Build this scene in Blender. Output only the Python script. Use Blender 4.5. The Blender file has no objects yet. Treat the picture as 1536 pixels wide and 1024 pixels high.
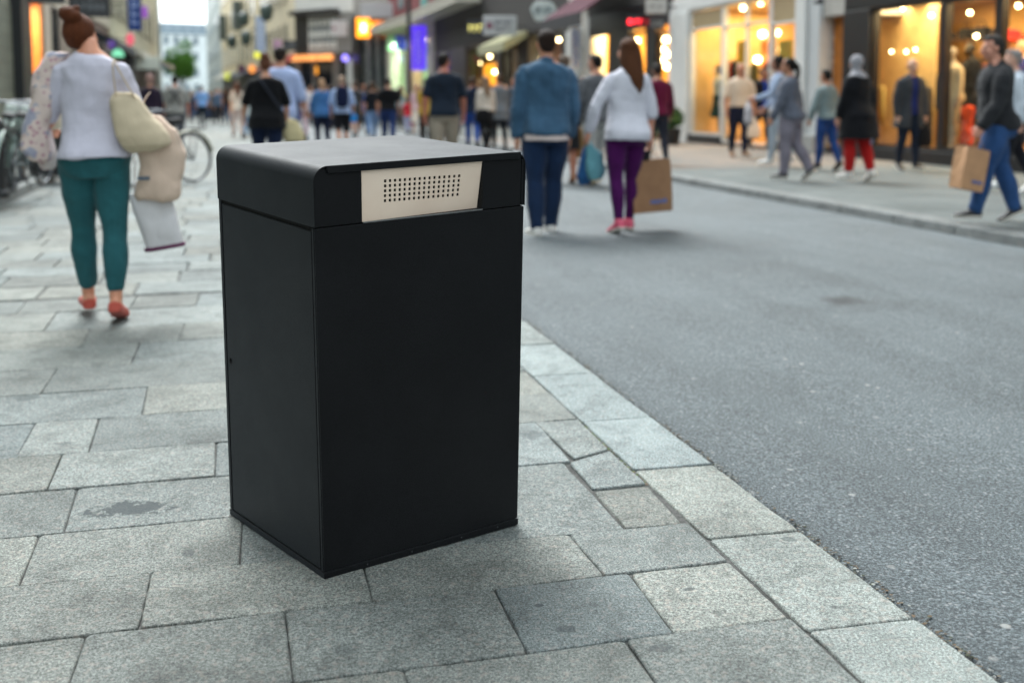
EXPO = 1.47
import bpy, bmesh, math, random
import numpy as np
from mathutils import Vector, Matrix, noise
random.seed(7)
C = bpy.context.scene.collection
R = math.radians

# ------------------------------------------------------------------ camera maths (authoring helper: photo pixel -> place in the street)
F = 1600.0; PITCH = R(5); HC = 1.15; YH = 150.0
PPY = YH + F * math.tan(PITCH)
def ray(px, py):
    a = (px - 768) / F; b = -(py - PPY) / F
    return Vector((a, math.cos(PITCH) + b * math.sin(PITCH), -math.sin(PITCH) + b * math.cos(PITCH)))
def at(px, py, z=0.0):
    r = ray(px, py); t = (z - HC) / r.z
    return Vector((r.x * t, r.y * t, z))
def at_depth(px, py, d):
    r = ray(px, py); return Vector((0, 0, HC)) + r * (d / r.y)
_r = ray(350, 150); SA = math.atan2(-_r.x, _r.y)          # street heading
eU = Vector((-math.sin(SA), math.cos(SA), 0)); eV = Vector((math.cos(SA), math.sin(SA), 0))
def S(u, v, z=0.0): return eU * u + eV * v + Vector((0, 0, z))
def uv(p): return (p.dot(eU), p.dot(eV))
def auv(px, py, z=0.0): return uv(at(px, py, z))

# ------------------------------------------------------------------ materials
def lin(h):
    if not isinstance(h, str): return tuple(h)
    h = h.lstrip('#'); o = []
    for i in (0, 2, 4):
        c = int(h[i:i+2], 16) / 255
        o.append(c / 12.92 if c <= .04045 else ((c + .055) / 1.055) ** 2.4)
    return tuple(o)
def c4(c): c = lin(c); return (c[0], c[1], c[2], 1)
class NT:
    def __init__(s, name):
        s.m = bpy.data.materials.new(name); s.m.use_nodes = True
        s.t = s.m.node_tree; s.n = s.t.nodes; s.l = s.t.links
        s.b = s.n['Principled BSDF']
    def add(s, typ, **kw):
        nd = s.n.new(typ)
        for k, v in kw.items():
            if k.startswith('i_'):
                key = k[2:]; key = int(key) if key.isdigit() else key.replace('_', ' ')
                nd.inputs[key].default_value = v
            else: setattr(nd, k, v)
        return nd
    def link(s, a, b): s.l.new(a, b)
    def coord(s, kind='Object', scale=None):
        tc = s.add('ShaderNodeTexCoord')
        if scale is None: return tc.outputs[kind]
        mp = s.add('ShaderNodeMapping'); mp.inputs['Scale'].default_value = scale
        s.link(tc.outputs[kind], mp.inputs['Vector']); return mp.outputs['Vector']
    def noise(s, vec, scale, detail=3, rough=.55, dist=0):
        nd = s.add('ShaderNodeTexNoise'); nd.inputs['Scale'].default_value = scale
        nd.inputs['Detail'].default_value = detail; nd.inputs['Roughness'].default_value = rough; nd.inputs['Distortion'].default_value = dist
        s.link(vec, nd.inputs['Vector']); return nd.outputs['Fac']
    def ramp(s, fac, stops):
        nd = s.add('ShaderNodeValToRGB'); e = nd.color_ramp.elements
        while len(e) < len(stops): e.new(.5)
        for i, (p, c) in enumerate(stops):
            e[i].position = p; e[i].color = c4(c) if not isinstance(c, (int, float)) else (c, c, c, 1)
        s.link(fac, nd.inputs['Fac']); return nd.outputs['Color']
    def mix(s, fac, a, b, mode='MIX'):
        nd = s.add('ShaderNodeMix', data_type='RGBA', blend_type=mode)
        for sock, v in ((nd.inputs['Factor'], fac), (nd.inputs['A'], a), (nd.inputs['B'], b)):
            if hasattr(v, 'is_linked'): s.link(v, sock)
            elif isinstance(v, (int, float)) and sock.type == 'VALUE': sock.default_value = v
            else: sock.default_value = c4(v)
        return nd.outputs['Result']
    def math(s, op, a, b=None, clamp=False):
        nd = s.add('ShaderNodeMath', operation=op); nd.use_clamp = clamp
        for i, v in enumerate((a, b)):
            if v is None: continue
            if hasattr(v, 'is_linked'): s.link(v, nd.inputs[i])
            else: nd.inputs[i].default_value = v
        return nd.outputs[0]
    def bump(s, h, strength, dist=.01):
        nd = s.add('ShaderNodeBump'); nd.inputs['Strength'].default_value = strength; nd.inputs['Distance'].default_value = dist
        s.link(h, nd.inputs['Height']); s.link(nd.outputs['Normal'], s.b.inputs['Normal'])
    def base(s, v):
        if hasattr(v, 'is_linked'): s.link(v, s.b.inputs['Base Color'])
        else: s.b.inputs['Base Color'].default_value = c4(v)
_M = {}
def M_(key, fn):
    if key not in _M: _M[key] = fn()
    return _M[key]
def plain(color, rough=.6, metal=0.0, var=.12, scale=6, bump=0, spec=.5):
    def mk():
        t = NT('paint'); c = lin(color)
        f = t.noise(t.coord(), scale, 4)
        t.base(t.ramp(f, [(.3, tuple(x * (1 - var) for x in c)), (.7, tuple(min(1, x * (1 + var)) for x in c))]))
        t.b.inputs['Roughness'].default_value = rough; t.b.inputs['Metallic'].default_value = metal
        t.b.inputs['Specular IOR Level'].default_value = spec
        if bump: t.bump(t.noise(t.coord(), scale * 12, 3), bump, .004)
        return t.m
    return M_(('plain', str(color), rough, metal, var, scale, bump, spec), mk)
def fabric(color, kind='cotton'):
    def mk():
        t = NT('fabric'); c = lin(color); co = t.coord()
        f = t.noise(co, 9, 4, .6, .6)
        col = t.ramp(f, [(.3, tuple(x * (.94 if max(c) > .3 else .78) for x in c)), (.72, tuple(min(1, x * (1.04 if max(c) > .3 else 1.16)) for x in c))])
        if kind == 'denim':
            f2 = t.noise(t.coord('Object', (1, 1, .35)), 5, 5, .65, .4)
            col = t.mix(t.ramp(f2, [(.42, 0.0), (.78, .30)]), col, tuple(min(1, x * 2.0 + .02) for x in c))
        if kind == 'floral':
            v = t.add('ShaderNodeTexVoronoi'); v.inputs['Scale'].default_value = 30; t.link(co, v.inputs['Vector'])
            col = t.mix(t.ramp(v.outputs['Distance'], [(.2, .8), (.4, 0.0)]), col, '#a87a88')
            col = t.mix(t.ramp(t.noise(co, 11, 2), [(.56, 0.0), (.6, .8)]), col, '#8a92a8')
        t.base(col); t.b.inputs['Roughness'].default_value = .92
        t.b.inputs['Specular IOR Level'].default_value = .2
        t.b.inputs['Sheen Weight'].default_value = .08
        t.bump(t.math('ADD', t.noise(t.coord('Object', (1, 1, .6)), 13, 3, .5, 1.2), t.math('MULTIPLY', t.noise(co, 300, 2), .06)), .22, .03)
        return t.m
    return M_(('fab', str(color), kind), mk)
def skinm(color):
    def mk():
        t = NT('skin'); c = lin(color); f = t.noise(t.coord(), 12, 3)
        t.base(t.ramp(f, [(.3, (c[0] * .92, c[1] * .85, c[2] * .85)), (.7, tuple(min(1, x * 1.06) for x in c))]))
        t.b.inputs['Roughness'].default_value = .55; t.b.inputs['Subsurface Weight'].default_value = .08
        t.b.inputs['Subsurface Radius'].default_value = (.01, .004, .002)
        return t.m
    return M_(('skin', color), mk)
def hairm(color):
    def mk():
        t = NT('hair'); c = lin(color)
        f = t.noise(t.coord('Object', (60, 60, 7)), 3, 4, .6, 1.5)
        t.base(t.ramp(f, [(.3, tuple(x * .35 for x in c)), (.7, tuple(min(1, x * 1.25) for x in c))]))
        t.b.inputs['Roughness'].default_value = .62; t.b.inputs['Specular IOR Level'].default_value = .18; t.bump(f, .8, .015)
        return t.m
    return M_(('hair', color), mk)
def glow(color, strength, var=0.0):
    def mk():
        t = NT('lit'); t.base('#202020'); t.b.inputs['Emission Strength'].default_value = strength
        c = lin(color)
        if var:
            t.link(t.ramp(t.noise(t.coord(), 2.2, 2), [(.3, tuple(x * (1 - var) for x in c)), (.7, tuple(min(1, x * (1 + var)) for x in c))]), t.b.inputs['Emission Color'])
        else: t.b.inputs['Emission Color'].default_value = c4(color)
        return t.m
    return M_(('glow', str(color), strength, var), mk)
def glass(tint='#ffffff', dark=0.0):
    def mk():
        t = NT('glass'); tr = t.add('ShaderNodeBsdfTransparent'); gl = t.add('ShaderNodeBsdfGlossy')
        tr.inputs['Color'].default_value = c4(tint); gl.inputs['Roughness'].default_value = .02
        fr = t.add('ShaderNodeFresnel'); fr.inputs['IOR'].default_value = 1.5
        ge = t.add('ShaderNodeNewGeometry'); mx = t.add('ShaderNodeMixShader')
        t.link(t.math('MULTIPLY', fr.outputs[0], t.math('SUBTRACT', .8, ge.outputs['Backfacing'], True)), mx.inputs[0])
        t.link(tr.outputs[0], mx.inputs[1]); t.link(gl.outputs[0], mx.inputs[2])
        t.link(mx.outputs[0], t.n['Material Output'].inputs['Surface']); return t.m
    return M_(('glass', tint), mk)
def stone(color, scale=1.2, blocks=False, var=.2):
    def mk():
        t = NT('stone'); c = lin(color); co = t.coord()
        col = t.ramp(t.noise(co, scale, 5, .6), [(.3, tuple(x * (1 - var) for x in c)), (.7, tuple(min(1, x * (1 + var)) for x in c))])
        if blocks:
            br = t.add('ShaderNodeTexBrick'); br.inputs['Scale'].default_value = 1.0
            br.inputs['Brick Width'].default_value = .9; br.inputs['Row Height'].default_value = .35; br.inputs['Mortar Size'].default_value = .012
            mp = t.add('ShaderNodeMapping'); mp.inputs['Rotation'].default_value = (R(90), 0, 0)
            t.link(co, mp.inputs[0]); t.link(mp.outputs[0], br.inputs['Vector'])
            br.inputs['Color1'].default_value = (1, 1, 1, 1); br.inputs['Color2'].default_value = (.8, .8, .8, 1); br.inputs['Mortar'].default_value = (.45, .45, .45, 1)
            col = t.mix(1.0, col, br.outputs['Color'], 'MULTIPLY')
        t.base(col); t.b.inputs['Roughness'].default_value = .85
        t.bump(t.noise(co, 40, 4), .2, .01); return t.m
    return M_(('stone', str(color), scale, blocks, var), mk)

# ------------------------------------------------------------------ mesh builder
class MB:
    def __init__(s): s.v = []; s.f = []
    def raw(s, V, Fc):
        o = len(s.v); s.v += [tuple(map(float, p)) for p in V]; s.f += [tuple(i + o for i in f) for f in Fc]; return s
    def box(s, x0, x1, y0, y1, z0, z1, M=None):
        if x0 > x1: x0, x1 = x1, x0
        if y0 > y1: y0, y1 = y1, y0
        if z0 > z1: z0, z1 = z1, z0
        V = [Vector((x, y, z)) for z in (z0, z1) for y in (y0, y1) for x in (x0, x1)]
        if M is not None: V = [M @ p for p in V]
        return s.raw(V, [(0, 2, 3, 1), (4, 5, 7, 6), (0, 1, 5, 4), (2, 6, 7, 3), (0, 4, 6, 2), (1, 3, 7, 5)])
    def hexa(s, P):   # 4 bottom + 4 top points (ccw from above)
        return s.raw(P, [(3, 2, 1, 0), (4, 5, 6, 7), (0, 1, 5, 4), (1, 2, 6, 5), (2, 3, 7, 6), (3, 0, 4, 7)])
    def tube(s, pts, rad, n=8, ref=(0, 0, 1), cap=True, closed=False):
        V, Fc = chain(pts, rad, n, ref, cap=False, closed=closed); o = len(s.v); s.raw(V, Fc)
        if cap and not closed:
            s.f.append(tuple(o + i for i in reversed(range(n)))); m = o + (len(pts) - 1) * n; s.f.append(tuple(m + i for i in range(n)))
        return s
    def prism(s, poly, y0, y1):   # polygon in x,z extruded along y
        n = len(poly); V = [(x, y0, z) for x, z in poly] + [(x, y1, z) for x, z in poly]
        return s.raw(V, [tuple(range(n)), tuple(range(2 * n - 1, n - 1, -1))] + [(i, i + n, (i + 1) % n + n, (i + 1) % n) for i in range(n)])
    def lathe(s, prof, n=16, c=(0, 0, 0)):
        V = []; Fc = []
        for r, z in prof:
            for i in range(n):
                a = 2 * math.pi * i / n; V.append((c[0] + r * math.cos(a), c[1] + r * math.sin(a), c[2] + z))
        for j in range(len(prof) - 1):
            for i in range(n):
                k = (i + 1) % n; Fc.append((j * n + i, j * n + k, (j + 1) * n + k, (j + 1) * n + i))
        Fc.append(tuple(reversed(range(n)))); Fc.append(tuple((len(prof) - 1) * n + i for i in range(n)))
        return s.raw(V, Fc)
    def ell(s, c, r, n=14, m=9):
        V, Fc = ellipsoid(c, r, n, m); return s.raw(V, Fc)
    def build(s, name, mat, parent=None, smooth=False, bevel=0, sub=0, fix=True):
        me = bpy.data.meshes.new(name); me.from_pydata(s.v, [], s.f); me.validate(); me.update()
        if fix:
            bm = bmesh.new(); bm.from_mesh(me); bmesh.ops.recalc_face_normals(bm, faces=bm.faces); bm.to_mesh(me); bm.free()
        return link(name, me, mat, parent, smooth, bevel, sub)
def link(name, me, mat, parent=None, smooth=False, bevel=0, sub=0):
    o = bpy.data.objects.new(name, me); C.objects.link(o)
    if mat is not None and not me.materials: me.materials.append(mat)
    if parent is not None: o.parent = parent
    if smooth: me.polygons.foreach_set('use_smooth', [True] * len(me.polygons))
    if bevel:
        b = o.modifiers.new('bevel', 'BEVEL'); b.width = bevel; b.segments = 2; b.limit_method = 'ANGLE'
    if sub:
        b = o.modifiers.new('sub', 'SUBSURF'); b.levels = b.render_levels = sub
    return o
def unit(a): return a / max(1e-9, np.linalg.norm(a))
def chain(pts, rad, n=12, ref=(1, 0, 0), cap=True, closed=False, caps=1.0):
    P = np.array([tuple(p) for p in pts], float); k = len(P); ref = np.array(ref, float)
    rad = [(r, r) if np.isscalar(r) else tuple(r) for r in (rad if hasattr(rad, '__len__') else [rad] * k)]
    T = []
    for i in range(k):
        if closed: d = P[(i + 1) % k] - P[i - 1]
        else: d = (P[min(i + 1, k - 1)] - P[max(i - 1, 0)])
        T.append(unit(d))
    rows = []
    def ringpts(c, t, ra, rb):
        b = ref - ref.dot(t) * t
        if np.linalg.norm(b) < .15:
            b = np.array((.3, 1, .2)); b = b - b.dot(t) * t
        b = unit(b); a = np.cross(t, b)
        th = np.arange(n) * 2 * math.pi / n
        return c + np.outer(np.cos(th) * ra, a) + np.outer(np.sin(th) * rb, b)
    if cap:
        for q in (.35, .75):
            s = math.cos(math.asin(1 - q)); c = P[0] - T[0] * rad[0][0] * (1 - q) * caps
            rows.append(ringpts(c, T[0], rad[0][0] * s, rad[0][1] * s))
    for i in range(k): rows.append(ringpts(P[i], T[i], *rad[i]))
    if cap:
        for q in (.75, .35):
            s = math.cos(math.asin(1 - q)); c = P[-1] + T[-1] * rad[-1][0] * (1 - q) * caps
            rows.append(ringpts(c, T[-1], rad[-1][0] * s, rad[-1][1] * s))
    V = np.concatenate(rows); m = len(rows); Fc = []
    for j in range(m if closed else m - 1):
        jj = (j + 1) % m
        for i in range(n):
            q = (i + 1) % n; Fc.append((j * n + i, j * n + q, jj * n + q, jj * n + i))
    if cap: Fc.append(tuple(reversed(range(n)))); Fc.append(tuple((m - 1) * n + i for i in range(n)))
    return V, Fc
def ellipsoid(c, r, n=16, m=10):
    V = []; Fc = []
    r = (r, r, r) if np.isscalar(r) else r
    for j in range(1, m):
        ph = math.pi * j / m
        for i in range(n):
            a = 2 * math.pi * i / n
            V.append((c[0] + r[0] * math.sin(ph) * math.cos(a), c[1] + r[1] * math.sin(ph) * math.sin(a), c[2] + r[2] * math.cos(ph)))
    for j in range(m - 2):
        for i in range(n):
            k = (i + 1) % n; Fc.append((j * n + i, (j + 1) * n + i, (j + 1) * n + k, j * n + k))
    t = len(V); V.append((c[0], c[1], c[2] + r[2])); V.append((c[0], c[1], c[2] - r[2]))
    for i in range(n):
        k = (i + 1) % n; Fc.append((t, i, k)); Fc.append((t + 1, (m - 2) * n + k, (m - 2) * n + i))
    return np.array(V), Fc
def empty(name, loc, rz=0.0):
    o = bpy.data.objects.new(name, None); C.objects.link(o); o.location = loc; o.rotation_euler = (0, 0, rz); o.empty_display_size = .2
    return o
def tag(o, label, cat, group=None, kind=None):
    if label: o['label'] = label
    if cat: o['category'] = cat
    if group: o['group'] = group
    if kind: o['kind'] = kind
    return o
def remesh(pieces, voxel, smooth=2, disp=0.0, freq=(7, 7, 4), seed=0.0):
    V = []; Fc = []
    for v, f in pieces:
        o = len(V); V += [tuple(map(float, p)) for p in v]; Fc += [tuple(i + o for i in q) for q in f]
    me = bpy.data.meshes.new('tmp'); me.from_pydata(V, [], Fc); me.update()
    o = bpy.data.objects.new('tmp', me); C.objects.link(o)
    r = o.modifiers.new('r', 'REMESH'); r.mode = 'VOXEL'; r.voxel_size = voxel; r.use_smooth_shade = True
    if smooth:
        s = o.modifiers.new('s', 'SMOOTH'); s.factor = .5; s.iterations = smooth
    dg = bpy.context.evaluated_depsgraph_get(); dg.update()
    out = bpy.data.meshes.new_from_object(o.evaluated_get(dg))
    bpy.data.objects.remove(o); bpy.data.meshes.remove(me)
    if disp and len(out.vertices):
        n = len(out.vertices); co = np.empty(n * 3); out.vertices.foreach_get('co', co); co = co.reshape(-1, 3)
        no = np.empty(n * 3); out.vertex_normals.foreach_get('vector', no); no = no.reshape(-1, 3)
        for i in range(n):
            p = co[i]
            q = noise.noise((p[0] * freq[0] + seed + p[2] * 2.2, p[1] * freq[1] - p[2] * 1.5, p[2] * freq[2] + seed)) + .5 * noise.noise((p[0] * freq[0] * 2.3, p[1] * freq[1] * 2.3 + seed, p[2] * freq[2] * 3.1))
            co[i] = p + no[i] * max(q * disp, -.0035)
        out.vertices.foreach_set('co', co.ravel()); out.update()
    return out
# ------------------------------------------------------------------ ground
def granite(name, attr=True, color=(.186, .206, .196), stains=()):
    t = NT(name); co = t.coord()
    sp = t.noise(co, 165, 4, .8)
    sp2 = t.noise(co, 420, 2, .6)
    big = t.noise(co, 2.3, 5, .6)
    c = color
    col = t.ramp(sp, [(.36, tuple(x * .36 for x in c)), (.5, c), (.62, tuple(x * 1.75 for x in c))])
    col = t.mix(.5, col, t.ramp(sp2, [(.38, .30), (.5, .8), (.60, 1.6)]), 'MULTIPLY')
    pk = t.noise(co, 60, 2, .5)
    col = t.mix(t.ramp(pk, [(.54, 0.0), (.68, .38)]), col, '#aca29a')
    col = t.mix(1.0, col, t.ramp(big, [(.3, .70), (.5, .97), (.72, 1.1)]), 'MULTIPLY')
    grime = t.noise(co, 7, 6, .7, .5)
    col = t.mix(1.0, col, t.ramp(grime, [(.33, .66), (.52, 1.0)]), 'MULTIPLY')
    if attr:
        a = t.add('ShaderNodeAttribute', attribute_name='tint'); col = t.mix(1.0, col, a.outputs['Color'], 'MULTIPLY')
    nz = t.noise(co, 22, 5, .75)
    vg = t.add('ShaderNodeTexVoronoi'); vg.inputs['Scale'].default_value = 5.5; t.link(co, vg.inputs['Vector'])      # trodden chewing gum and drips
    vs = t.add('ShaderNodeSeparateColor'); t.link(vg.outputs['Color'], vs.inputs[0])
    rad = t.math('MULTIPLY', t.math('SUBTRACT', vs.outputs[0], .45, True), .26)
    dd = t.math('SUBTRACT', t.math('ADD', vg.outputs['Distance'], t.math('MULTIPLY', t.math('SUBTRACT', nz, .5), .16)), rad)
    col = t.mix(t.math('MULTIPLY', t.ramp(dd, [(.0, 1.0), (.025, 0.0)]), t.math('MULTIPLY', vs.outputs[1], .62)), col, (.045, .055, .058))
    for (px, py, ru, rv, amt) in stains:     # dried spills and old chewing gum
        p = at(px, py)
        mp = t.add('ShaderNodeMapping', vector_type='TEXTURE')
        mp.inputs['Rotation'].default_value = (0, 0, SA); mp.inputs['Scale'].default_value = (rv, ru, 1); mp.inputs['Location'].default_value = (p.x, p.y, 0)
        t.link(co, mp.inputs['Vector'])
        ln = t.add('ShaderNodeVectorMath', operation='LENGTH'); t.link(mp.outputs[0], ln.inputs[0])
        d = t.math('ADD', ln.outputs['Value'], t.math('MULTIPLY', t.math('SUBTRACT', nz, .5), 3.4 if ru > .03 else 1.2))
        col = t.mix(t.ramp(d, [(.75, amt), (.95, 0.0)]), col, (.036, .046, .050))
    t.base(col); t.b.inputs['Roughness'].default_value = .78; t.b.inputs['Specular IOR Level'].default_value = .35
    h = t.math('ADD', t.noise(co, 150, 4, .75), t.math('MULTIPLY', t.noise(co, 30, 4, .6), .8))
    t.bump(h, .8, .006)
    return t.m
def slab_mesh(polys, name, mat, z=0.0, gap=.0008, seed=3, fine=True, jit=.0025):
    """polys: list of world xy quads (ccw). Each becomes a worn paving slab with chipped, rounded edges; all share one surface."""
    rnd = random.Random(seed); V = []; Fc = []; tints = []
    for poly in polys:
        P = [Vector((p[0], p[1])) for p in poly]
        ar = sum(P[i].x * P[(i + 1) % len(P)].y - P[(i + 1) % len(P)].x * P[i].y for i in range(len(P)))
        if ar < 0: P.reverse()
        c = sum(P, Vector((0, 0))) / len(P); step = .035 if fine else .3
        B = []
        n = len(P)
        for i in range(n):                      # boundary, inset by the joint, edges roughened, corners knocked off
            a, b = P[i], P[(i + 1) % n]; e = (b - a); L = e.length; e /= L; nn = Vector((-e.y, e.x))
            k = max(2, int(L / step)); cr = min(.014, L * .1)
            for j in range(k + 1):
                s_ = gap + cr * .6 + (L - 2 * gap - cr * 1.2) * j / k
                q = a + e * s_ + nn * gap
                if fine:
                    w = noise.noise((q.x * 9, q.y * 9, seed)) * .0028 + noise.noise((q.x * 40, q.y * 40, seed)) * .0022
                    q += nn * (w + .0006)
                B.append(q)
        o = len(V); m = len(B); dz = rnd.uniform(-jit, jit); tx, ty = rnd.uniform(-1, 1) * jit, rnd.uniform(-1, 1) * jit
        ins = .0042 if fine else .01
        for (off, zz) in ((0, -.03), (0, -.0050), (ins * .4, -.0016), (ins, 0)):
            for q in B:
                r = q + (c - q).normalized() * off * 1.3
                rel = r - c; V.append((r.x, r.y, z + dz + zz + rel.x * tx + rel.y * ty))
        for k_ in range(3):
            for i in range(m):
                j = (i + 1) % m; Fc.append((o + k_ * m + i, o + k_ * m + j, o + (k_ + 1) * m + j, o + (k_ + 1) * m + i))
        Fc.append(tuple(o + 3 * m + i for i in range(m)))
        g = rnd.uniform(.80, 1.10); w = rnd.uniform(-.05, .05)
        tints += [(g * (1 + w), g, g * (1 - w), 1)] * (3 * m + 1)
    me = bpy.data.meshes.new(name); me.from_pydata(V, [], Fc); me.update()
    at_ = me.attributes.new('tint', 'FLOAT_COLOR', 'FACE'); at_.data.foreach_set('color', np.array(tints, 'f').ravel())
    o = link(name, me, mat); o['kind'] = 'structure'; return o

VK0, VK1 = 1.185, 1.45          # kerb stones between these; road beyond
VR = 6.0                        # right kerb
# rows (u lines on the left, and at the kerb), joints from the photo
rowL = [1.42, 1.74, 2.065, 2.372, 2.665, 2.975, 3.315, 3.65, 4.045, 4.45, 4.86, 5.28, 5.68, 6.17, 6.55]
rowR = [1.40, 1.71, 2.06, 2.365, 2.62, 3.17, 3.60, 3.95, 4.31, 4.66, 5.02, 5.40, 5.80, 6.23, 6.62]
joints = {0: [-.6, .1, .8], 1: [-.45, .32, .785], 2: [-.345, .09, .57, .90], 3: [-.225, .285, .85], 4: [-.52, -.01, 1.0], 5: [-.465, .42, 1.02], 6: [-.56, -.08, .6],
          7: [-.705, -.485, .1, .7], 8: [-.35, .3, .9], 9: [-.76, -.05, .55], 10: [-.46, .2, .8], 11: [-.72, -.28, .45], 12: [-.945, .0, .6], 13: [-.58, -.23, .4, .9]}
def rl(i, v): return rowL[i] + (rowR[i] - rowL[i]) * max(0, min(1, (v - .05) / .75)) if i in (5, 6, 7, 8, 9, 10) else rowL[i] + (rowR[i] - rowL[i]) * max(0, min(1, (v + .5) / 1.6))
rj = random.Random(5)
fine = []
for i in range(14):
    js = list(joints[i]); v = min(js)
    while v > -6.8: v -= rj.uniform(.33, .62); js.append(v)
    js = sorted(js) + ([VK0 - (.007 if i < 4 else .001)] if i not in (4, 5) else [])
    for a, b in zip(js[:-1], js[1:]):
        w0 = .012 * math.sin(a * 91 + i * 7); w = .012 * math.sin(b * 91 + i * 7) if b < VK0 - .01 else 0
        k0 = lambda n_: [q for q in ((.05, .8) if n_ in (5, 6, 7, 8, 9, 10) else (-.5, 1.1)) if a + .04 < q < b - .04]
        fine.append([S(rl(i, a), a)] + [S(rl(i, q), q) for q in k0(i)] + [S(rl(i, b), b), S(rl(i + 1, b), b + w)] + [S(rl(i + 1, q), q) for q in reversed(k0(i + 1))] + [S(rl(i + 1, a), a + w0)])
fine.append([at(801, 633), at(861, 688), at(913, 674), at(868, 629)])
fine.append([at(853, 693), at(889, 733), at(970, 725), at(915, 676)])
fine.append([at(890, 735), at(938, 791), at(1024, 784), at(972, 727)])
ku = [1.0, 1.47, 2.0, 2.505, 3.045, 3.565, 4.22, 4.78, 5.3, 5.8, 6.4, 6.9]
kerb = []
for a, b in zip(ku[:-1], ku[1:]): kerb.append([S(a, VK0), S(a - .01, VK1), S(b - .01, VK1), S(b, VK0)])
far = []; u = 6.62
while u < 75:
    du = rj.uniform(.36, .46) * (1 if u < 20 else 2.2); v = -2.55 if u > 12.1 else -6.8
    v -= rj.uniform(0, .4)
    while v < VK0:
        w = rj.uniform(.4, .72) * (1 if u < 20 else 2); b = v + w if v + w < VK0 - .2 else VK0
        far.append([S(u, v), S(u, b), S(u + du, b), S(u + du, v)]); v = b
    u += du
u = 6.9
while u < 75:
    du = rj.uniform(.5, .7); far.append([S(u, VK0), S(u, VK1), S(u + du, VK1), S(u + du, VK0)]); u += du
stains = [(196, 762, .06, .125, .85), (282, 829, .03, .018, .5), (37, 595, .05, .05, .55), (848, 942, .018, .026, .6), (808, 907, .009, .012, .8), (1033, 882, .012, .016, .7),
          (800, 652, .05, .05, .45), (150, 580, .03, .04, .3), (990, 973, .02, .03, .5), (700, 770, .05, .06, .4), (400, 960, .03, .03, .3), (1075, 918, .012, .012, .5), (95, 665, .02, .03, .4), (1180, 900, .01, .012, .5), (520, 975, .03, .03, .35), (870, 655, .012, .012, .5)]
gmat = granite('paving stone', stains=stains)
slab_mesh(fine, 'pavement', gmat, seed=3)
kmat = granite('kerb stone', color=(.238, .268, .258), stains=[(1250, 908, .009, .012, .6), (1090, 770, .02, .02, .3), (960, 675, .015, .02, .3)])
slab_mesh(kerb, 'kerb_strip', kmat, seed=9, gap=.0022)
slab_mesh(far, 'pavement', granite('far paving stone', stains=[]), seed=11, fine=False, gap=.006)

def sheet(name, pts, z, mat):
    me = bpy.data.meshes.new(name); me.from_pydata([(p.x, p.y, z) for p in pts], [], [tuple(range(len(pts)))]); me.update()
    o = link(name, me, mat); o['kind'] = 'structure'; return o
t = NT('mortar'); co = t.coord()
t.base(t.mix(t.ramp(t.noise(co, 3.5, 4), [(.5, 0.0), (.62, 1.0)]), t.ramp(t.noise(co, 90, 4), [(.3, (.03, .03, .028)), (.7, (.10, .10, .095))]), t.ramp(t.noise(co, 60, 4), [(.3, (.012, .012, .011)), (.7, (.04, .04, .036))])))
t.b.inputs['Roughness'].default_value = .95; t.bump(t.noise(co, 130, 4), .8, .006)
mortar = t.m
sheet('ground', [S(-300, -400), S(-300, 400), S(900, 400), S(900, -400)], -.06, stone('#6d7170', .5))
bed = MB()
nx = 60
V = []; Fc = []
for i in range(241):
    for j in range(12):
        uu = -1 + i * .035; vv = -1.2 + (VK1 + 1.19) * j / 11
        q = S(uu, vv); V.append((q.x, q.y, -.0105 + noise.noise((q.x * 6, q.y * 6, 1)) * .003 + .002))
for i in range(240):
    for j in range(11): a = i * 12 + j; Fc.append((a, a + 1, a + 13, a + 12))
bed.raw(V, Fc); bed.build('mortar_bed', mortar)['kind'] = 'structure'
sheet('mortar_bed', [S(-2, -7), S(-2, VK1 + .06), S(90, VK1 + .06), S(90, -7)], -.022, mortar)
# road: asphalt with a ragged edge against the kerb
t = NT('asphalt'); co = t.coord()
vo = t.add('ShaderNodeTexVoronoi'); vo.inputs['Scale'].default_value = 95; t.link(co, vo.inputs['Vector'])
vc = t.add('ShaderNodeSeparateColor'); t.link(vo.outputs['Color'], vc.inputs[0])
fleck = t.math('MULTIPLY', t.ramp(vc.outputs[0], [(.80, 0.0), (.99, .8)]), t.ramp(vo.outputs['Distance'], [(.2, 1.0), (.62, 0.0)]))
base = t.ramp(t.noise(co, 125, 5, .88), [(.36, (.012, .015, .017)), (.5, (.074, .090, .097)), (.63, (.24, .28, .297))])
base = t.mix(fleck, base, (.33, .345, .35))
vo2 = t.add('ShaderNodeTexVoronoi'); vo2.inputs['Scale'].default_value = 23; t.link(co, vo2.inputs['Vector'])
vc2 = t.add('ShaderNodeSeparateColor'); t.link(vo2.outputs['Color'], vc2.inputs[0])
base = t.mix(t.math('MULTIPLY', t.ramp(vc2.outputs[1], [(.975, 0.0), (.99, .6)]), t.ramp(vo2.outputs['Distance'], [(.2, 1.0), (.32, 0.0)])), base, (.42, .42, .40))
base = t.mix(1.0, base, t.ramp(t.noise(co, .9, 5, .6, .4), [(.3, .80), (.55, 1.0), (.75, 1.14)]), 'MULTIPLY')
mp = t.add('ShaderNodeMapping', vector_type='TEXTURE'); mp.inputs['Rotation'].default_value = (0, 0, SA); mp.inputs['Scale'].default_value = (.62, 8.0, 1); t.link(co, mp.inputs[0])
base = t.mix(1.0, base, t.ramp(t.noise(mp.outputs[0], 1.3, 4, .6), [(.35, .84), (.6, 1.05)]), 'MULTIPLY')   # wheel-worn lanes
nz = t.noise(co, 9, 5, .7)
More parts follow.
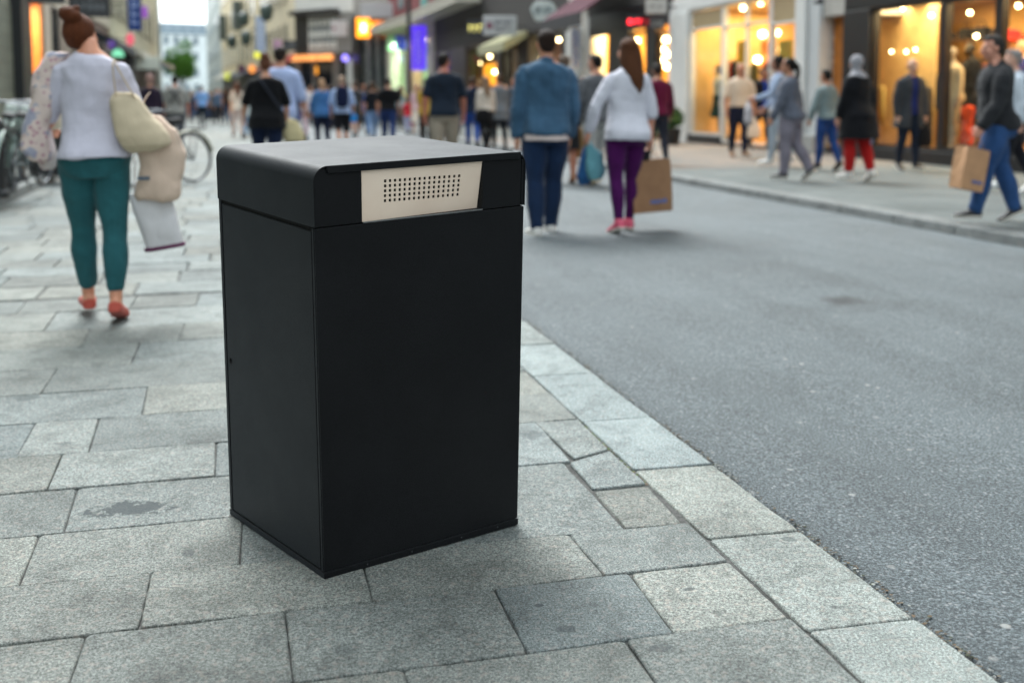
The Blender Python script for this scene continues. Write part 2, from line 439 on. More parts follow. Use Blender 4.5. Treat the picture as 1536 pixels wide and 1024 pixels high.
for (px, py, ru, rv, amt) in ((1265, 455, .17, .15, .97), (1290, 462, .30, .28, .3), (1180, 470, .3, .3, .2)):
    q = at(px, py)
    mp = t.add('ShaderNodeMapping', vector_type='TEXTURE'); mp.inputs['Rotation'].default_value = (0, 0, SA); mp.inputs['Scale'].default_value = (rv, ru, 1); mp.inputs['Location'].default_value = (q.x, q.y, 0)
    t.link(co, mp.inputs[0]); ln = t.add('ShaderNodeVectorMath', operation='LENGTH'); t.link(mp.outputs[0], ln.inputs[0])
    d = t.math('ADD', ln.outputs['Value'], t.math('MULTIPLY', t.math('SUBTRACT', nz, .5), 1.6))
    base = t.mix(t.ramp(d, [(.3, amt), (1.1, 0.0)]), base, (.03, .034, .036))
t.base(base); t.b.inputs['Roughness'].default_value = .72; t.b.inputs['Specular IOR Level'].default_value = .4
t.bump(t.math('ADD', t.noise(co, 150, 4, .8), t.math('MULTIPLY', fleck, .5)), 1.0, .007)
asphalt = t.m
V = []; us = []
uu = -2.0
while uu < 12: us.append(uu); uu += .02 if uu > 1.2 else .1
while uu < 80: us.append(uu); uu += 1.0
V = []; Fc = []
for i, uu in enumerate(us):
    e = .008 + .013 * noise.noise((uu * 5.0, 2, 0)) + .008 * noise.noise((uu * 23.0, 5, 0)) + .006 * noise.noise((uu * 60, 1, 2))
    for (vv, zz) in ((VK1 + e, -.026), (VK1 + e + .012, -.010), (VK1 + e + .12, -.005), (3.6, .022), (VR - .25, -.004), (VR, -.012)):
        q = S(uu, vv, zz); V.append(tuple(q))
for i in range(len(us) - 1):
    for j in range(5): a = i * 6 + j; Fc.append((a, a + 1, a + 7, a + 6))
rd = MB(); rd.raw(V, Fc); o = rd.build('road', asphalt, smooth=True); o['kind'] = 'structure'
sheet('road', [S(80, -9), S(80, 11), S(320, 0), S(320, -30)], -.02, stone('#8d9290', .3))
# grit and dry leaves caught in the gutter and in the widest joint: nobody could count it
gm = NT('gutter litter'); a = gm.add('ShaderNodeAttribute', attribute_name='tint'); gm.base(a.outputs['Color']); gm.b.inputs['Roughness'].default_value = .9
rg = random.Random(21); V = []; Fc = []; tn = []
pal = [lin('#4f463a'), lin('#5f5040'), lin('#777a78'), lin('#868985'), lin('#3c4030'), lin('#2a2a29'), lin('#6f6454'), lin('#2c2d2c')]
def crumb(p, s_, col):
    o = len(V); n = rg.choice((4, 5)); a0 = rg.uniform(0, 6); el = rg.uniform(.35, 1)
    for i in range(n):
        a = a0 + 2 * math.pi * i / n; V.append((p.x + s_ * math.cos(a), p.y + s_ * el * math.sin(a), p.z + rg.uniform(0, s_ * .3)))
    V.append((p.x, p.y, p.z + s_ * rg.uniform(.3, .6)))
    for i in range(n): Fc.append((o + i, o + (i + 1) % n, o + n)); tn.append((*col, 1))
for _ in range(2600):
    u_ = 1.6 + 5.5 * rg.random() ** 1.2
    if noise.noise((u_ * 1.7, 9, 0)) < rg.uniform(-.7, .3): continue
    crumb(S(u_, VK1 + rg.gauss(.010, .010), rg.uniform(-.010, -.004)), rg.uniform(.002, .006), rg.choice(pal))
for _ in range(260): crumb(S(rg.uniform(2.92, 3.62), VK0 + rg.gauss(0, .006), -.008), rg.uniform(.003, .008), rg.choice(pal + [lin('#5f7038')] * 3))
for _ in range(160): crumb(S(rg.uniform(1.75, 2.9), VK0 + rg.gauss(0, .004), -.012), rg.uniform(.002, .004), rg.choice(pal))
for _ in range(110): crumb(S(rg.uniform(1.6, 6), rg.uniform(-2, 1.15), .001), rg.uniform(.0015, .003), rg.choice(pal))
for _ in range(170): crumb(S(rg.uniform(1.5, 7), rg.uniform(1.6, 5.5), .012), rg.uniform(.002, .005), rg.choice(pal[2:4] + pal[:2]))
me = bpy.data.meshes.new('gutter_litter'); me.from_pydata(V, [], Fc); me.update()
at_ = me.attributes.new('tint', 'FLOAT_COLOR', 'FACE'); at_.data.foreach_set('color', np.array(tn, 'f').ravel())
tag(link('gutter_litter', me, gm.m), 'grit, crumbs and dry leaf bits along the asphalt edge', 'litter', kind='stuff')

# right-hand pavement with its kerb and a lighter, pinkish stretch
ZR = .07
t = NT('right paving'); co = t.coord()
mp = t.add('ShaderNodeMapping'); mp.inputs['Rotation'].default_value = (0, 0, -SA); t.link(co, mp.inputs[0])
br = t.add('ShaderNodeTexBrick'); br.inputs['Scale'].default_value = 1; br.inputs['Brick Width'].default_value = .8; br.inputs['Row Height'].default_value = .45; br.inputs['Mortar Size'].default_value = .008
br.inputs['Color1'].default_value = (1, 1, 1, 1); br.inputs['Color2'].default_value = (.86, .86, .86, 1); br.inputs['Mortar'].default_value = (.4, .4, .4, 1); t.link(mp.outputs[0], br.inputs[0])
sx = t.add('ShaderNodeSeparateXYZ'); t.link(mp.outputs[0], sx.inputs[0])
band = t.math('MULTIPLY', t.math('GREATER_THAN', sx.outputs['Y'], 15.5), t.math('LESS_THAN', sx.outputs['Y'], 30.0))
pal_ = t.mix(band, t.ramp(t.noise(co, 1.1, 5), [(.3, (.095, .108, .107)), (.7, (.15, .166, .163))]), t.ramp(t.noise(co, .9, 5), [(.35, (.125, .13, .125)), (.6, (.21, .175, .148))]))
t.base(t.mix(1.0, pal_, br.outputs['Color'], 'MULTIPLY')); t.b.inputs['Roughness'].default_value = .85; t.b.inputs['Specular IOR Level'].default_value = .2; t.bump(t.noise(co, 60, 4), .3, .005)
sheet('right_pavement', [S(-4, VR + .28), S(-4, 11.5), S(95, 11.5), S(95, VR + .28)], ZR, t.m)
kb = MB(); u = -2.0
while u < 80:
    L = .9 if u < 40 else 4
    kb.hexa([S(u + .004, VR, -.03), S(u + .004, VR + .28, -.03), S(u + L - .004, VR + .28, -.03), S(u + L - .004, VR, -.03),
             S(u + .004, VR + .02, ZR + .004), S(u + .004, VR + .278, ZR + .004), S(u + L - .004, VR + .278, ZR + .004), S(u + L - .004, VR + .02, ZR + .004)]); u += L
kb.build('right_kerb', granite('right kerb stone', attr=False, color=(.15, .165, .165)), bevel=.012)['kind'] = 'structure'
# raised strip on the left where the bicycles stand
zl = .12
u0 = 12.4; vp = -2.45
lp = MB()
lp.hexa([S(u0, -7, -.03), S(u0, vp - .3, -.03), S(90, vp - .3, -.03), S(90, -7, -.03), S(u0, -7, zl), S(u0, vp - .3, zl), S(90, vp - .3, zl), S(90, -7, zl)])
lp.build('raised_pavement', stone('#7d807c', .8), bevel=.01)['kind'] = 'structure'
lk = MB(); u = u0
while u < 60:
    lk.hexa([S(u, vp - .297, -.03), S(u, vp, -.03), S(u + .99, vp, -.03), S(u + .99, vp - .297, -.03), S(u, vp - .297, zl + .005), S(u, vp - .02, zl + .005), S(u + .99, vp - .02, zl + .005), S(u + .99, vp - .297, zl + .005)]); u += 1
lk.build('left_kerb', granite('left kerb stone', attr=False, color=(.22, .235, .23)), bevel=.015)['kind'] = 'structure'
BINQ = (-0.465, 2.466, 0.626, 0.613, 0.531, 0.851, 0.996, 0.058, 0.037, 0.062, 0.031, 0.059, 0.005, -0.007, 0.001)
# ------------------------------------------------------------------ the litter bin
(bx0, by0, bya, bw, bd, bzs, bzt, btl, brd, bsk, bs1, bs2, blx, bly, btd) = BINQ
def BP(a, b, z):
    """bin coordinates: a along the front, b towards the back, z up; the cabinet narrows a little to its foot and its lid falls to the front"""
    s1 = 1 - btl * (1 - z / bzt); s2 = 1 - btd * (1 - z / bzt)
    a2 = bw / 2 + (a - bw / 2) * s1; b2 = bd / 2 + (b - bd / 2) * s2
    e1 = Vector((math.cos(bya), math.sin(bya), 0)); e2 = Vector((-math.sin(bya + bsk), math.cos(bya + bsk), 0))
    k = max(0, min(1, (z - .02) / .3)) if z < bzs else 1
    return Vector((bx0, by0, 0)) + e1 * a2 + e2 * b2 + Vector((blx, bly, 0)) * z + Vector((0, 0, z + (bs1 * a + bs2 * b) * k))
bc = (BP(0, 0, 0) + BP(bw, bd, 0)) / 2; bc.z = 0
class BB(MB):
    def build(s, name, mat, parent, **k):
        s.v = [tuple(BP(*p) - bc) for p in s.v]; return MB.build(s, name, mat, parent, **k)
    def cut(s, x0, x1, y0, y1, z0, z1, n=8):   # box split in height so that it follows the taper
        for i in range(n): pass
        return s.box(x0, x1, y0, y1, z0, z1)
t = NT('black powder coat'); co = t.coord()
t.base(t.mix(t.ramp(t.noise(co, 3, 4, .6), [(.35, 0.0), (.7, 1.0)]), t.ramp(t.noise(co, 700, 2, .6), [(.35, (.0022, .0024, .0029)), (.65, (.0084, .0090, .0102))]), t.ramp(t.noise(co, 700, 2, .6), [(.35, (.0036, .0040, .0047)), (.65, (.0125, .0134, .0150))])))
t.b.inputs['Roughness'].default_value = .42; t.b.inputs['Specular IOR Level'].default_value = .14; t.b.inputs['Sheen Weight'].default_value = .16; t.b.inputs['Sheen Roughness'].default_value = .35; t.b.inputs['Sheen Tint'].default_value = (.76, .88, 1, 1)
t.link(t.ramp(t.noise(co, 5, 5, .7), [(.3, .44), (.7, .54)]), t.b.inputs['Roughness'])
t.bump(t.noise(co, 520, 3, .6), .42, .0014); coat = t.m
t = NT('cream plate'); co = t.coord()
t.base(t.ramp(t.noise(co, 7, 4), [(.3, '#dcc6b2'), (.7, '#e6d3c0')])); t.b.inputs['Roughness'].default_value = .42; t.bump(t.noise(co, 500, 2), .15, .001); cream = t.m
darkin = plain('#050505', .9, var=.05)
steel = plain('#9a9c9e', .3, 1.0)
bin_ = tag(empty('litter_bin', bc), 'matt black square metal litter bin with rounded hood and cream perforated plate', 'litter bin')
g = .003
core = BB(); core.box(.006, bw - .006, .006, bd - .006, .003, bzs - .002); core.box(.002, bw - .002, .03, bd - .002, bzs - .0015, bzs + .012); core.build('carcass', darkin, bin_)
pl = BB(); pl.box(0, bw, 0, bd, 0, .0165); plin = pl.build('plinth', coat, bin_, bevel=.0015)
for q in (.2, .42, .68, .88):
    rv = BB(); rv.ell((bw * q, -.0003, .009), (.0022, .0015, .0022), 8, 6); rv.build('rivet', plain('#3c3e40', .45, .5), plin, smooth=True)
fp = BB(); fp.box(.0015, bw - .0015, .0022, .0058, .0185, bzs - .001); fp.build('front_panel', coat, bin_, bevel=.0012)
for b0, b1 in ((.0075, .0175), (bd - .0175, bd - .003)):
    po = BB(); po.box(.0010, .0058, b0, b1, .0185, bzs + .0002); po.build('corner_post', coat, bin_, bevel=.0012)
dr = BB(); dr.box(.0018, .0056, .0215, bd - .0215, .020, bzs - .009); door = dr.build('side_door', coat, bin_, bevel=.0012)
lk_ = BB(); lk_.ell((.0015, bd - .040, .415), (.0035, .0075, .0085), 14, 8); lk_.build('lock', plain('#1a1a1b', .25, .8), door, smooth=True)
ks = BB(); ks.box(-.0022, -.0012, bd - .0412, bd - .0388, .410, .420); ks.build('keyhole', darkin, door)
rp = BB(); rp.box(bw - .0058, bw - .0018, .0075, bd - .006, .0185, bzs + .0002); rp.box(.004, bw - .004, bd - .0056, bd - .001, .0185, bzs - .003); rp.build('back_panel', coat, bin_, bevel=.0012)
# hood: a folded sheet arch
zl0, zt0, rr = bzs + .0025, bzt, brd
def arch(off, n=12):
    r_ = rr - off; P = [(off, zl0)]
    P += [(rr - r_ * math.cos(R(90 * i / n)), zt0 - rr + r_ * math.sin(R(90 * i / n))) for i in range(n + 1)]
    P += [(bw - rr + r_ * math.sin(R(90 * i / n)), zt0 - rr + r_ * math.cos(R(90 * i / n))) for i in range(n + 1)]
    return P + [(bw - off, zl0)]
A0, A1 = arch(0), arch(.0025)
sh = BB(); n = len(A0)
V = [(a, b, z) for b in (0.0, bd) for (a, z) in A0] + [(a, b, z) for b in (0.0, bd) for (a, z) in A1]
Fc = []
for i in range(n - 1):
    Fc += [(i, i + 1, n + i + 1, n + i), (2 * n + i, 3 * n + i, 3 * n + i + 1, 2 * n + i + 1), (i, 2 * n + i, 2 * n + i + 1, i + 1), (n + i, n + i + 1, 3 * n + i + 1, 3 * n + i)]
for i in (0, n - 1): Fc.append((i, n + i, 3 * n + i, 2 * n + i))
sh.raw(V, Fc); hood = sh.build('hood', coat, bin_)
for p in hood.data.polygons: p.use_smooth = True
m = hood.modifiers.new('edge', 'EDGE_SPLIT'); m.split_angle = R(35)
def fa(px, py):           # photo pixel -> (a, z) on the bin's front face
    a, z = bw * .5, bzs
    for _ in range(30):
        def pr(a, z):
            p = BP(a, 0, z) - Vector((0, 0, HC)); dep = p.y * math.cos(PITCH) - p.z * math.sin(PITCH); up = p.y * math.sin(PITCH) + p.z * math.cos(PITCH)
            return (768 + F * p.x / dep, PPY - F * up / dep)
        q = pr(a, z); qa = pr(a + 1e-4, z); qz = pr(a, z + 1e-4)
        J = Matrix((((qa[0] - q[0]) / 1e-4, (qz[0] - q[0]) / 1e-4), ((qa[1] - q[1]) / 1e-4, (qz[1] - q[1]) / 1e-4)))
        d = J.inverted() @ Vector((px - q[0], py - q[1])); a += d.x; z += d.y
    return a, z
pa0 = fa(544, 290)[0]; pa1 = fa(725, 280)[0]
lipz = zt0 - .0175
yb = .0035
I = arch(.0045)
def cheek(a0, a1):         # piece of the front infill between a0 and a1, following the arch
    pts = [(a, z) for a, z in I if a0 <= a <= a1]
    def ztop(a):
        for (x0, z0), (x1, z1) in zip(I[:-1], I[1:]):
            if x0 <= a <= x1 and x1 > x0: return z0 + (z1 - z0) * (a - x0) / (x1 - x0)
        return zl0
    poly = list(pts)
    if poly and poly[0][0] > a0 + 1e-6 or not poly: poly.insert(0, (a0, min(lipz - .001, ztop(a0))))
    if poly[-1][0] < a1 - 1e-6: poly.append((a1, min(lipz - .001, ztop(a1))))
    poly = [(a, min(z, lipz - .0012) if a > brd * .9 and a < bw - brd * .4 else z) for a, z in poly]
    if poly[0][1] > zl0 + 1e-4: poly.insert(0, (poly[0][0], zl0))
    if poly[-1][1] > zl0 + 1e-4: poly.append((poly[-1][0], zl0))
    b = BB(); b.prism(poly, yb, yb + .004); return b
bk_ = BB(); bk_.prism(arch(.004), bd - .004, bd - .001); bk_.build('hood_back', coat, bin_)
cheek(.0045, pa0 - .001).build('front_cheek', coat, bin_, bevel=.0008)
cheek(pa1 + .001, bw - .012).build('front_cheek', coat, bin_, bevel=.0008)
c2 = BB(); c2.box(bw - .0105, bw - .0045, yb - .002, yb + .003, zl0, zt0 - brd * .62); c2.build('front_cheek', coat, bin_, bevel=.0006)
lp_ = BB(); lr = .007; L0, L1 = brd * .98, bw - brd * .5
poly = [(L0, zt0 - .0006), (L0, lipz + lr)] + [(L0 + lr - lr * math.cos(R(15 * i)), lipz + lr - lr * math.sin(R(15 * i))) for i in range(1, 7)] + [(L1 - lr, lipz)] + [(L1 - lr + lr * math.sin(R(15 * i)), lipz + lr - lr * math.cos(R(15 * i))) for i in range(1, 7)] + [(L1, zt0 - .0006)]
lp_.prism(poly, -.0022, .0055); lp_.build('lid_lip', coat, bin_)
# opening with the leaning perforated plate: holes are real cuts
cell = BB(); cell.box(pa0 - .0005, pa1 + .0005, .09, .093, zl0, lipz); cell.box(pa0 - .003, pa0 - .0006, .0078, .09, zl0, lipz); cell.box(pa1 + .0006, pa1 + .003, .0078, .09, zl0, lipz); cell.box(pa0, pa1, .0078, .09, zl0 - .0015, zl0 + .001)
cell.build('chute', darkin, bin_)
H0 = fa(581, 272); 
nxh, nzh = 16, 5
ha = [fa(580 + (692 - 580) * i / 15, 285)[0] for i in range(16)]
zz_top = [fa(580, 272)[1], fa(577, 302)[1]]
zr_top = [fa(692, 265)[1], fa(688, 293)[1]]
hs = (ha[1] - ha[0]) * .25
V = []; Fc = []
def pv(a, z):
    k = (zt0 - .018 - z) / (zt0 - .018 - zl0); ka = (a - pa0) / (pa1 - pa0)
    return (a, .0045 + .020 * k * ka + .001 * k, z)
xs = sorted([pa0 + .0006] + [x for h in ha for x in (h - hs, h + hs)] + [pa1 - .0012])
zrow = [zz_top[0] + (zz_top[1] - zz_top[0]) * j / 4 for j in range(5)]
zs_ = sorted([zl0 + .0008] + [z for h in zrow for z in (h - hs * 1.05, h + hs * 1.05)] + [lipz - .0005])
tilt = ((zr_top[0] - zz_top[0]) + (zr_top[1] - zz_top[1])) / 2 / (ha[-1] - ha[0])
def zt_(a, z, j): return z if j in (0, len(zs_) - 1) else z + tilt * (a - ha[0])
for layer in (0, .0022):
    for j, z in enumerate(zs_):
        for x in xs:
            a, b, z2 = pv(x, zt_(x, z, j)); V.append((a, b + layer, z2))
nx_ = len(xs); nz_ = len(zs_); off = nx_ * nz_
hole = lambda i, j: i % 2 == 1 and j % 2 == 1
for j in range(nz_ - 1):
    for i in range(nx_ - 1):
        q = (j * nx_ + i, j * nx_ + i + 1, (j + 1) * nx_ + i + 1, (j + 1) * nx_ + i)
        if hole(i, j):
            for k in range(4): Fc.append((q[k], q[(k + 1) % 4], q[(k + 1) % 4] + off, q[k] + off))
        else:
            Fc.append(q); Fc.append(tuple(x + off for x in reversed(q)))
for i in range(nx_ - 1):
    Fc.append((i, i + off, i + 1 + off, i + 1)); e = (nz_ - 1) * nx_ + i; Fc.append((e, e + 1, e + 1 + off, e + off))
for j in range(nz_ - 1):
    e = j * nx_; Fc.append((e, e + nx_, e + nx_ + off, e + off)); e = j * nx_ + nx_ - 1; Fc.append((e, e + off, e + nx_ + off, e + nx_))
pp = BB(); pp.raw(V, Fc); pp.build('perforated_plate', cream, bin_)
ed = BB(); ed.box(pa0 + .001, pa1 - .001, .0005, .003, zl0 - .0012, zl0 + .0018); ed.build('sill_edge', steel, bin_)
# ------------------------------------------------------------------ people
TM = [(-.075, .058, .056, -.014), (-.03, .096, .070, -.014), (0, .098, .070, -.012), (.05, .091, .062, -.004), (.10, .084, .056, 0), (.15, .087, .058, 0), (.20, .096, .064, 0), (.25, .102, .063, -.005), (.28, .100, .055, -.008), (.302, .078, .044, -.010), (.318, .046, .036, -.009), (.335, .035, .034, -.006)]
TF = [(-.075, .060, .058, -.016), (-.03, .103, .074, -.018), (0, .103, .074, -.016), (.05, .088, .062, -.006), (.10, .073, .052, 0), (.15, .077, .055, .003), (.20, .085, .066, .008), (.25, .088, .059, .001), (.28, .086, .050, -.006), (.302, .066, .040, -.009), (.318, .040, .033, -.008), (.335, .030, .031, -.005)]
def tab(T, z):
    if z <= T[0][0]: return T[0][1:]
    for a, b in zip(T[:-1], T[1:]):
        if a[0] <= z <= b[0]:
            k = (z - a[0]) / (b[0] - a[0]); return tuple(a[i] + (b[i] - a[i]) * k for i in (1, 2, 3))
    return T[-1][1:]
LEG = [(0, .058), (.12, .0565), (.3, .051), (.44, .039), (.5, .0345), (.56, .0325), (.66, .0345), (.76, .031), (.9, .0225), (1.0, .0205)]
def legr(t):
    for a, b in zip(LEG[:-1], LEG[1:]):
        if a[0] <= t <= b[0]: return a[1] + (b[1] - a[1]) * (t - a[0]) / (b[0] - a[0])
    return LEG[-1][1]
X = np.array((1., 0, 0)); Yv = np.array((0, 1., 0)); Z = np.array((0, 0, 1.))
def rotx(a): c, s = math.cos(R(a)), math.sin(R(a)); return np.array(((1, 0, 0), (0, c, -s), (0, s, c)))
def rotz(a): c, s = math.cos(R(a)), math.sin(R(a)); return np.array(((c, -s, 0), (s, c, 0), (0, 0, 1)))
def roty(a): c, s = math.cos(R(a)), math.sin(R(a)); return np.array(((c, 0, s), (0, 1, 0), (-s, 0, c)))
WALK = ((24, 6), (-14, 22)); WALK2 = ((-16, 26), (22, 4)); STAND = ((3, 3), (-3, 3)); MID = ((8, 6), (-4, 38)); MID2 = ((-4, 40), (9, 6)); STEP = ((14, 4), (-12, 14)); STEP2 = ((-12, 14), (14, 4))
class Person: pass
def person(px, py, H=1.72, face=0, gz=0.0, sex='m', legs=WALK, arms=((-8, 5, 12), (8, 5, 18)), lean=2, head=(0, 0), bulk=1.0, vox=.009, skin='#c79a80',
           hair=('short', '#2e231c'), top=None, bottom=None, shoes='#222224', sandals=False, eyes=False, curl=(35, 35), label='', group=None, overs=(), barefoot=False, extra_rot=0, at_xy=None, roll=0.0, hd=0.0, hx=0.0, splay=.008, name='person', cat='person', skinmat=None):
    k = H; T = TM if sex == 'm' else TF; bk = bulk
    j = Person(); j.H = H
    Lr = rotx(lean)                                      # torso lean: forward is +y
    up = Lr.T @ Z if False else np.array((0, math.sin(R(lean)), math.cos(R(lean)))); fw = np.array((0, math.cos(R(lean)), -math.sin(R(lean))))
    tw = {}
    # legs
    hipx = (.050 if sex == 'm' else .053) * k * bk; J = {}
    for s, (tl, kl) in zip((-1, 1), legs):
        h = np.array((s * hipx, 0, 0)); td = np.array((s * splay, math.sin(R(tl)), -math.cos(R(tl)))); td = unit(td)
        sa = tl - kl; sd = unit(np.array((-s * .012, math.sin(R(sa)), -math.cos(R(sa)))))
        kn = h + td * .245 * k; an = kn + sd * .235 * k
        fp = 8 if sa > 12 else (0 if sa > -12 else -min(55, abs(sa) * 1.25 + 2))
        fd = np.array((s * .12, math.cos(R(fp)), math.sin(R(fp)))); fd = unit(fd); fu = unit(np.cross(np.cross(fd, Z), fd))
        J[s] = (h, kn, an, fd, fu)
    ah = .043 * k
    low = min(min((J[s][2] - J[s][4] * ah - J[s][3] * .035 * k)[2], (J[s][2] - J[s][4] * ah + J[s][3] * .105 * k)[2]) for s in (-1, 1))
    off = np.array((0, 0, -low))
    for s in J: h, kn, an, fd, fu = J[s]; J[s] = (h + off, kn + off, an + off, fd, fu)
    O = off
    sway = np.array((0, 0, 0))
    def tors(z, rx, ry, yo, n=22, ex=2.4):
        c = O + up * z * k + fw * yo * k; th = np.arange(n) * 2 * math.pi / n
        cs, sn = np.cos(th), np.sin(th)
        return c + np.outer(np.sign(cs) * np.abs(cs) ** (2 / ex) * rx * k, X) + np.outer(np.sign(sn) * np.abs(sn) ** (2 / ex) * ry * k, fw)
    def loft(rows):
        n = len(rows[0]); V = np.concatenate(rows); Fc = []
        for a in range(len(rows) - 1):
            for i in range(n):
                q = (i + 1) % n; Fc.append((a * n + i, a * n + q, (a + 1) * n + q, (a + 1) * n + i))
        Fc.append(tuple(reversed(range(n)))); Fc.append(tuple((len(rows) - 1) * n + i for i in range(n))); return V, Fc
    def legchain(s, t0, t1, fit, hem=0.0, hemk=2.0):
        h, kn, an = J[s][:3]; P = []; rr_ = []
        for q in np.linspace(t0, t1, 15):
            p = h + (kn - h) * q * 2 if q <= .5 else kn + (an - kn) * (q - .5) * 2
            if .5 < q < .95: p = p - fwl * .008 * k * math.sin((q - .5) / .45 * math.pi)
            P.append(p); e = max(0, (q - t0) / (t1 - t0)); rr_.append(legr(q) * k * (1 + (bk - 1) * .8) + fit + hem * e ** hemk)
        return chain(P, rr_, 14, X)
    fwl = Yv
    S_ = {s: O + up * .264 * k + fw * -.006 * k + X * s * (.107 if sex == 'm' else .094) * k * (1 + (bk - 1) * .7) for s in (-1, 1)}
    A = {}
    for s, (p, ab, el) in zip((-1, 1), arms):
        iw = 0
        d1 = unit(np.array((s * math.sin(R(ab)), math.sin(R(p)) * math.cos(R(ab)), -math.cos(R(p)) * math.cos(R(ab)))))
        ab2 = ab * .35 - 3
        d2 = unit(np.array((s * math.sin(R(ab2)), math.sin(R(p + el)) * math.cos(R(ab2)), -math.cos(R(p + el)) * math.cos(R(ab2)))))
        e_ = S_[s] + d1 * .162 * k; w = e_ + d2 * .142 * k
        A[s] = (S_[s], e_, w, d1, d2)
    arr = 1 + (bk - 1) * .8
    def armpts(s, t1, fit, cuff=0.0):
        sh, el, w = A[s][:3]; P = [sh - X * s * .016 * k - up * .004 * k]; r0 = [(.031 if sex == 'm' else .027) * k * arr + fit * .5]
        for q in np.linspace(.12, t1, 9):
            p = sh + (el - sh) * q if q <= 1 else el + (w - el) * (q - 1)
            rr_ = np.interp(q, [0, .15, .6, 1, 1.25, 1.6, 2], [.032, .030, .0265, .0225, .0235, .0185, .0148]) * (1 if sex == 'm' else .9)
            P.append(p); r0.append(rr_ * k * arr + fit * (.55 + .45 * min(1, q * 1.6)) + cuff * (q / t1) ** 3)
        return chain(P, r0, 12, X)
    # ---- body surface
    body = [loft([tors(z, rx * bk, ry * bk, yo) for z, rx, ry, yo in T])]
    nk0 = O + up * .315 * k + fw * -.008 * k; hc = O + up * (.408 - hd) * k + fw * (.012 + hd * .8) * k + X * hx * k
    body.append(chain([nk0, O + up * .35 * k, hc - up * .01 * k], [.036 * k, .031 * k if sex == 'm' else .027 * k, .030 * k], 14, X))
    Hm = np.stack([X, fw, up], 1) @ rotz(head[0]) @ rotx(head[1])
    def hp(p): return hc + Hm @ (np.array(p) * k)
    def hell(c, r, n=16, m=11):
        v, f = ellipsoid((0, 0, 0), r, n, m); return hc + (np.array(c) * k + np.array(v) * k) @ Hm.T, f
    hw = 1.0 if sex == 'm' else .95
    body += [hell((0, -.006, .020), (.0435 * hw, .054, .050)), hell((0, .016, -.018), (.034 * hw, .036, .044)), hell((0, .036, -.050), (.015, .012, .013)), hell((0, .047, .010), (.026, .008, .007)),
             hell((.020 * hw, .040, -.014), (.013, .012, .014)), hell((-.020 * hw, .040, -.014), (.013, .012, .014)),
             hell((.0435 * hw, -.002, -.004), (.0055, .013, .018)), hell((-.0435 * hw, -.002, -.004), (.0055, .013, .018)), hell((0, .050, -.034), (.014, .006, .0055))]
    body.append(chain([hp((0, .050, .008)), hp((0, .060, -.008)), hp((0, .064, -.016))], [.0055 * k, .0075 * k, .0085 * k], 8, X))
    for s in (-1, 1):
        body.append(legchain(s, -.05, 1.0, 0))
        gl = ellipsoid(O + X * s * .046 * k * bk - fw * .036 * k * bk + up * -.022 * k, (.047 * k * bk, .040 * k * bk, .052 * k)); body.append(gl)
        body.append(armpts(s, 2.0, 0))
        body.append(chain([O + up * .318 * k + X * s * .022 * k - fw * .01 * k, S_[s] - X * s * .03 * k + up * .014 * k, S_[s]], [.020 * k, .024 * k, .026 * k], 10, Yv))
        # hand: palm, four unequal fingers, thumb from the side of the palm
        sh, el, w, d1, d2 = A[s]; e = unit(np.cross(X, d2)); lat = -s * unit(np.cross(d2, e)) if np.dot(np.cross(d2, e), X) * s > 0 else s * unit(np.cross(d2, e))
        inn = unit(-s * X - np.dot(-s * X, d2) * d2)      # palm faces the thigh
        q = w; cu = curl[0 if s < 0 else 1]
        body.append(chain([w - d2 * .008 * k, w + d2 * .012 * k, w + d2 * .034 * k, w + d2 * .052 * k], [(.017 * k, .0135 * k), (.021 * k, .0125 * k), (.025 * k, .0115 * k), (.0235 * k, .0095 * k)], 12, inn))
        for fi, (oy, ln, fr) in enumerate(((.0175, .040, .0050), (.0062, .0445, .0052), (-.0052, .0415, .0050), (-.0160, .033, .0044))):
            p0 = w + d2 * (.050 - abs(oy) * .18) * k + e * oy * k; a = R(cu * .5); P = [p0]; 
            for seg, sl in enumerate((.46, .30, .24)):
                dd = d2 * math.cos(a) + inn * math.sin(a); P.append(P[-1] + dd * ln * sl * k); a += R(cu * (1.05 if seg == 0 else .8))
            body.append(chain(P, [fr * 1.05 * k, fr * k, fr * .92 * k, fr * .78 * k], 8, e))
        p0 = w + d2 * .014 * k + e * .017 * k + inn * .006 * k
        td = unit(d2 * .75 + e * .55 + inn * .35); p1 = p0 + td * .022 * k; p2 = p1 + unit(d2 * .9 + e * .2 + inn * .4) * .019 * k
        body.append(chain([p0, p1, p2], [.0085 * k, .0066 * k, .0054 * k], 8, inn))
        j.__dict__['hand' + ('L' if s < 0 else 'R')] = w + d2 * .060 * k + inn * .012 * k
        j.__dict__['wrist' + ('L' if s < 0 else 'R')] = w
        j.__dict__['elbow' + ('L' if s < 0 else 'R')] = el
        j.__dict__['shoulder' + ('L' if s < 0 else 'R')] = sh
        # foot
        h, kn, an, fd, fu = J[s]; sole = an - fu * ah; lt = np.cross(fd, fu)
    def footloft(s, ex, soleth, z0=0.0, zmax=9, h_extra=0.0):
        h, kn, an, fd, fu = J[s]; so = an - fu * ah; lt = unit(np.cross(fd, fu)); rows = []
        for (q, hw_, ht) in ((-.036, .012, .030), (-.030, .018, .045), (-.012, .0205, .050), (.010, .021, .049), (.035, .0225, .040), (.065, .0265, .029), (.085, .0275, .024), (.102, .0225, .019), (.113, .010, .013)):
            hw_ = hw_ * k + ex; ht = min(ht, zmax) * k + ex + h_extra; th = np.arange(16) * 2 * math.pi / 16
            zz = np.sin(th); zc = np.where(zz < 0, np.maximum(zz, -.62) / .62, zz)
            zlo = z0 * k
            rows.append(so + fd * q * k + np.outer(np.cos(th) * hw_, lt) + np.outer(zlo + (zc + 1) / 2 * (ht - zlo), fu))
        return loft(rows)
    for s in (-1, 1): body.append(footloft(s, -.001, 0, .004))
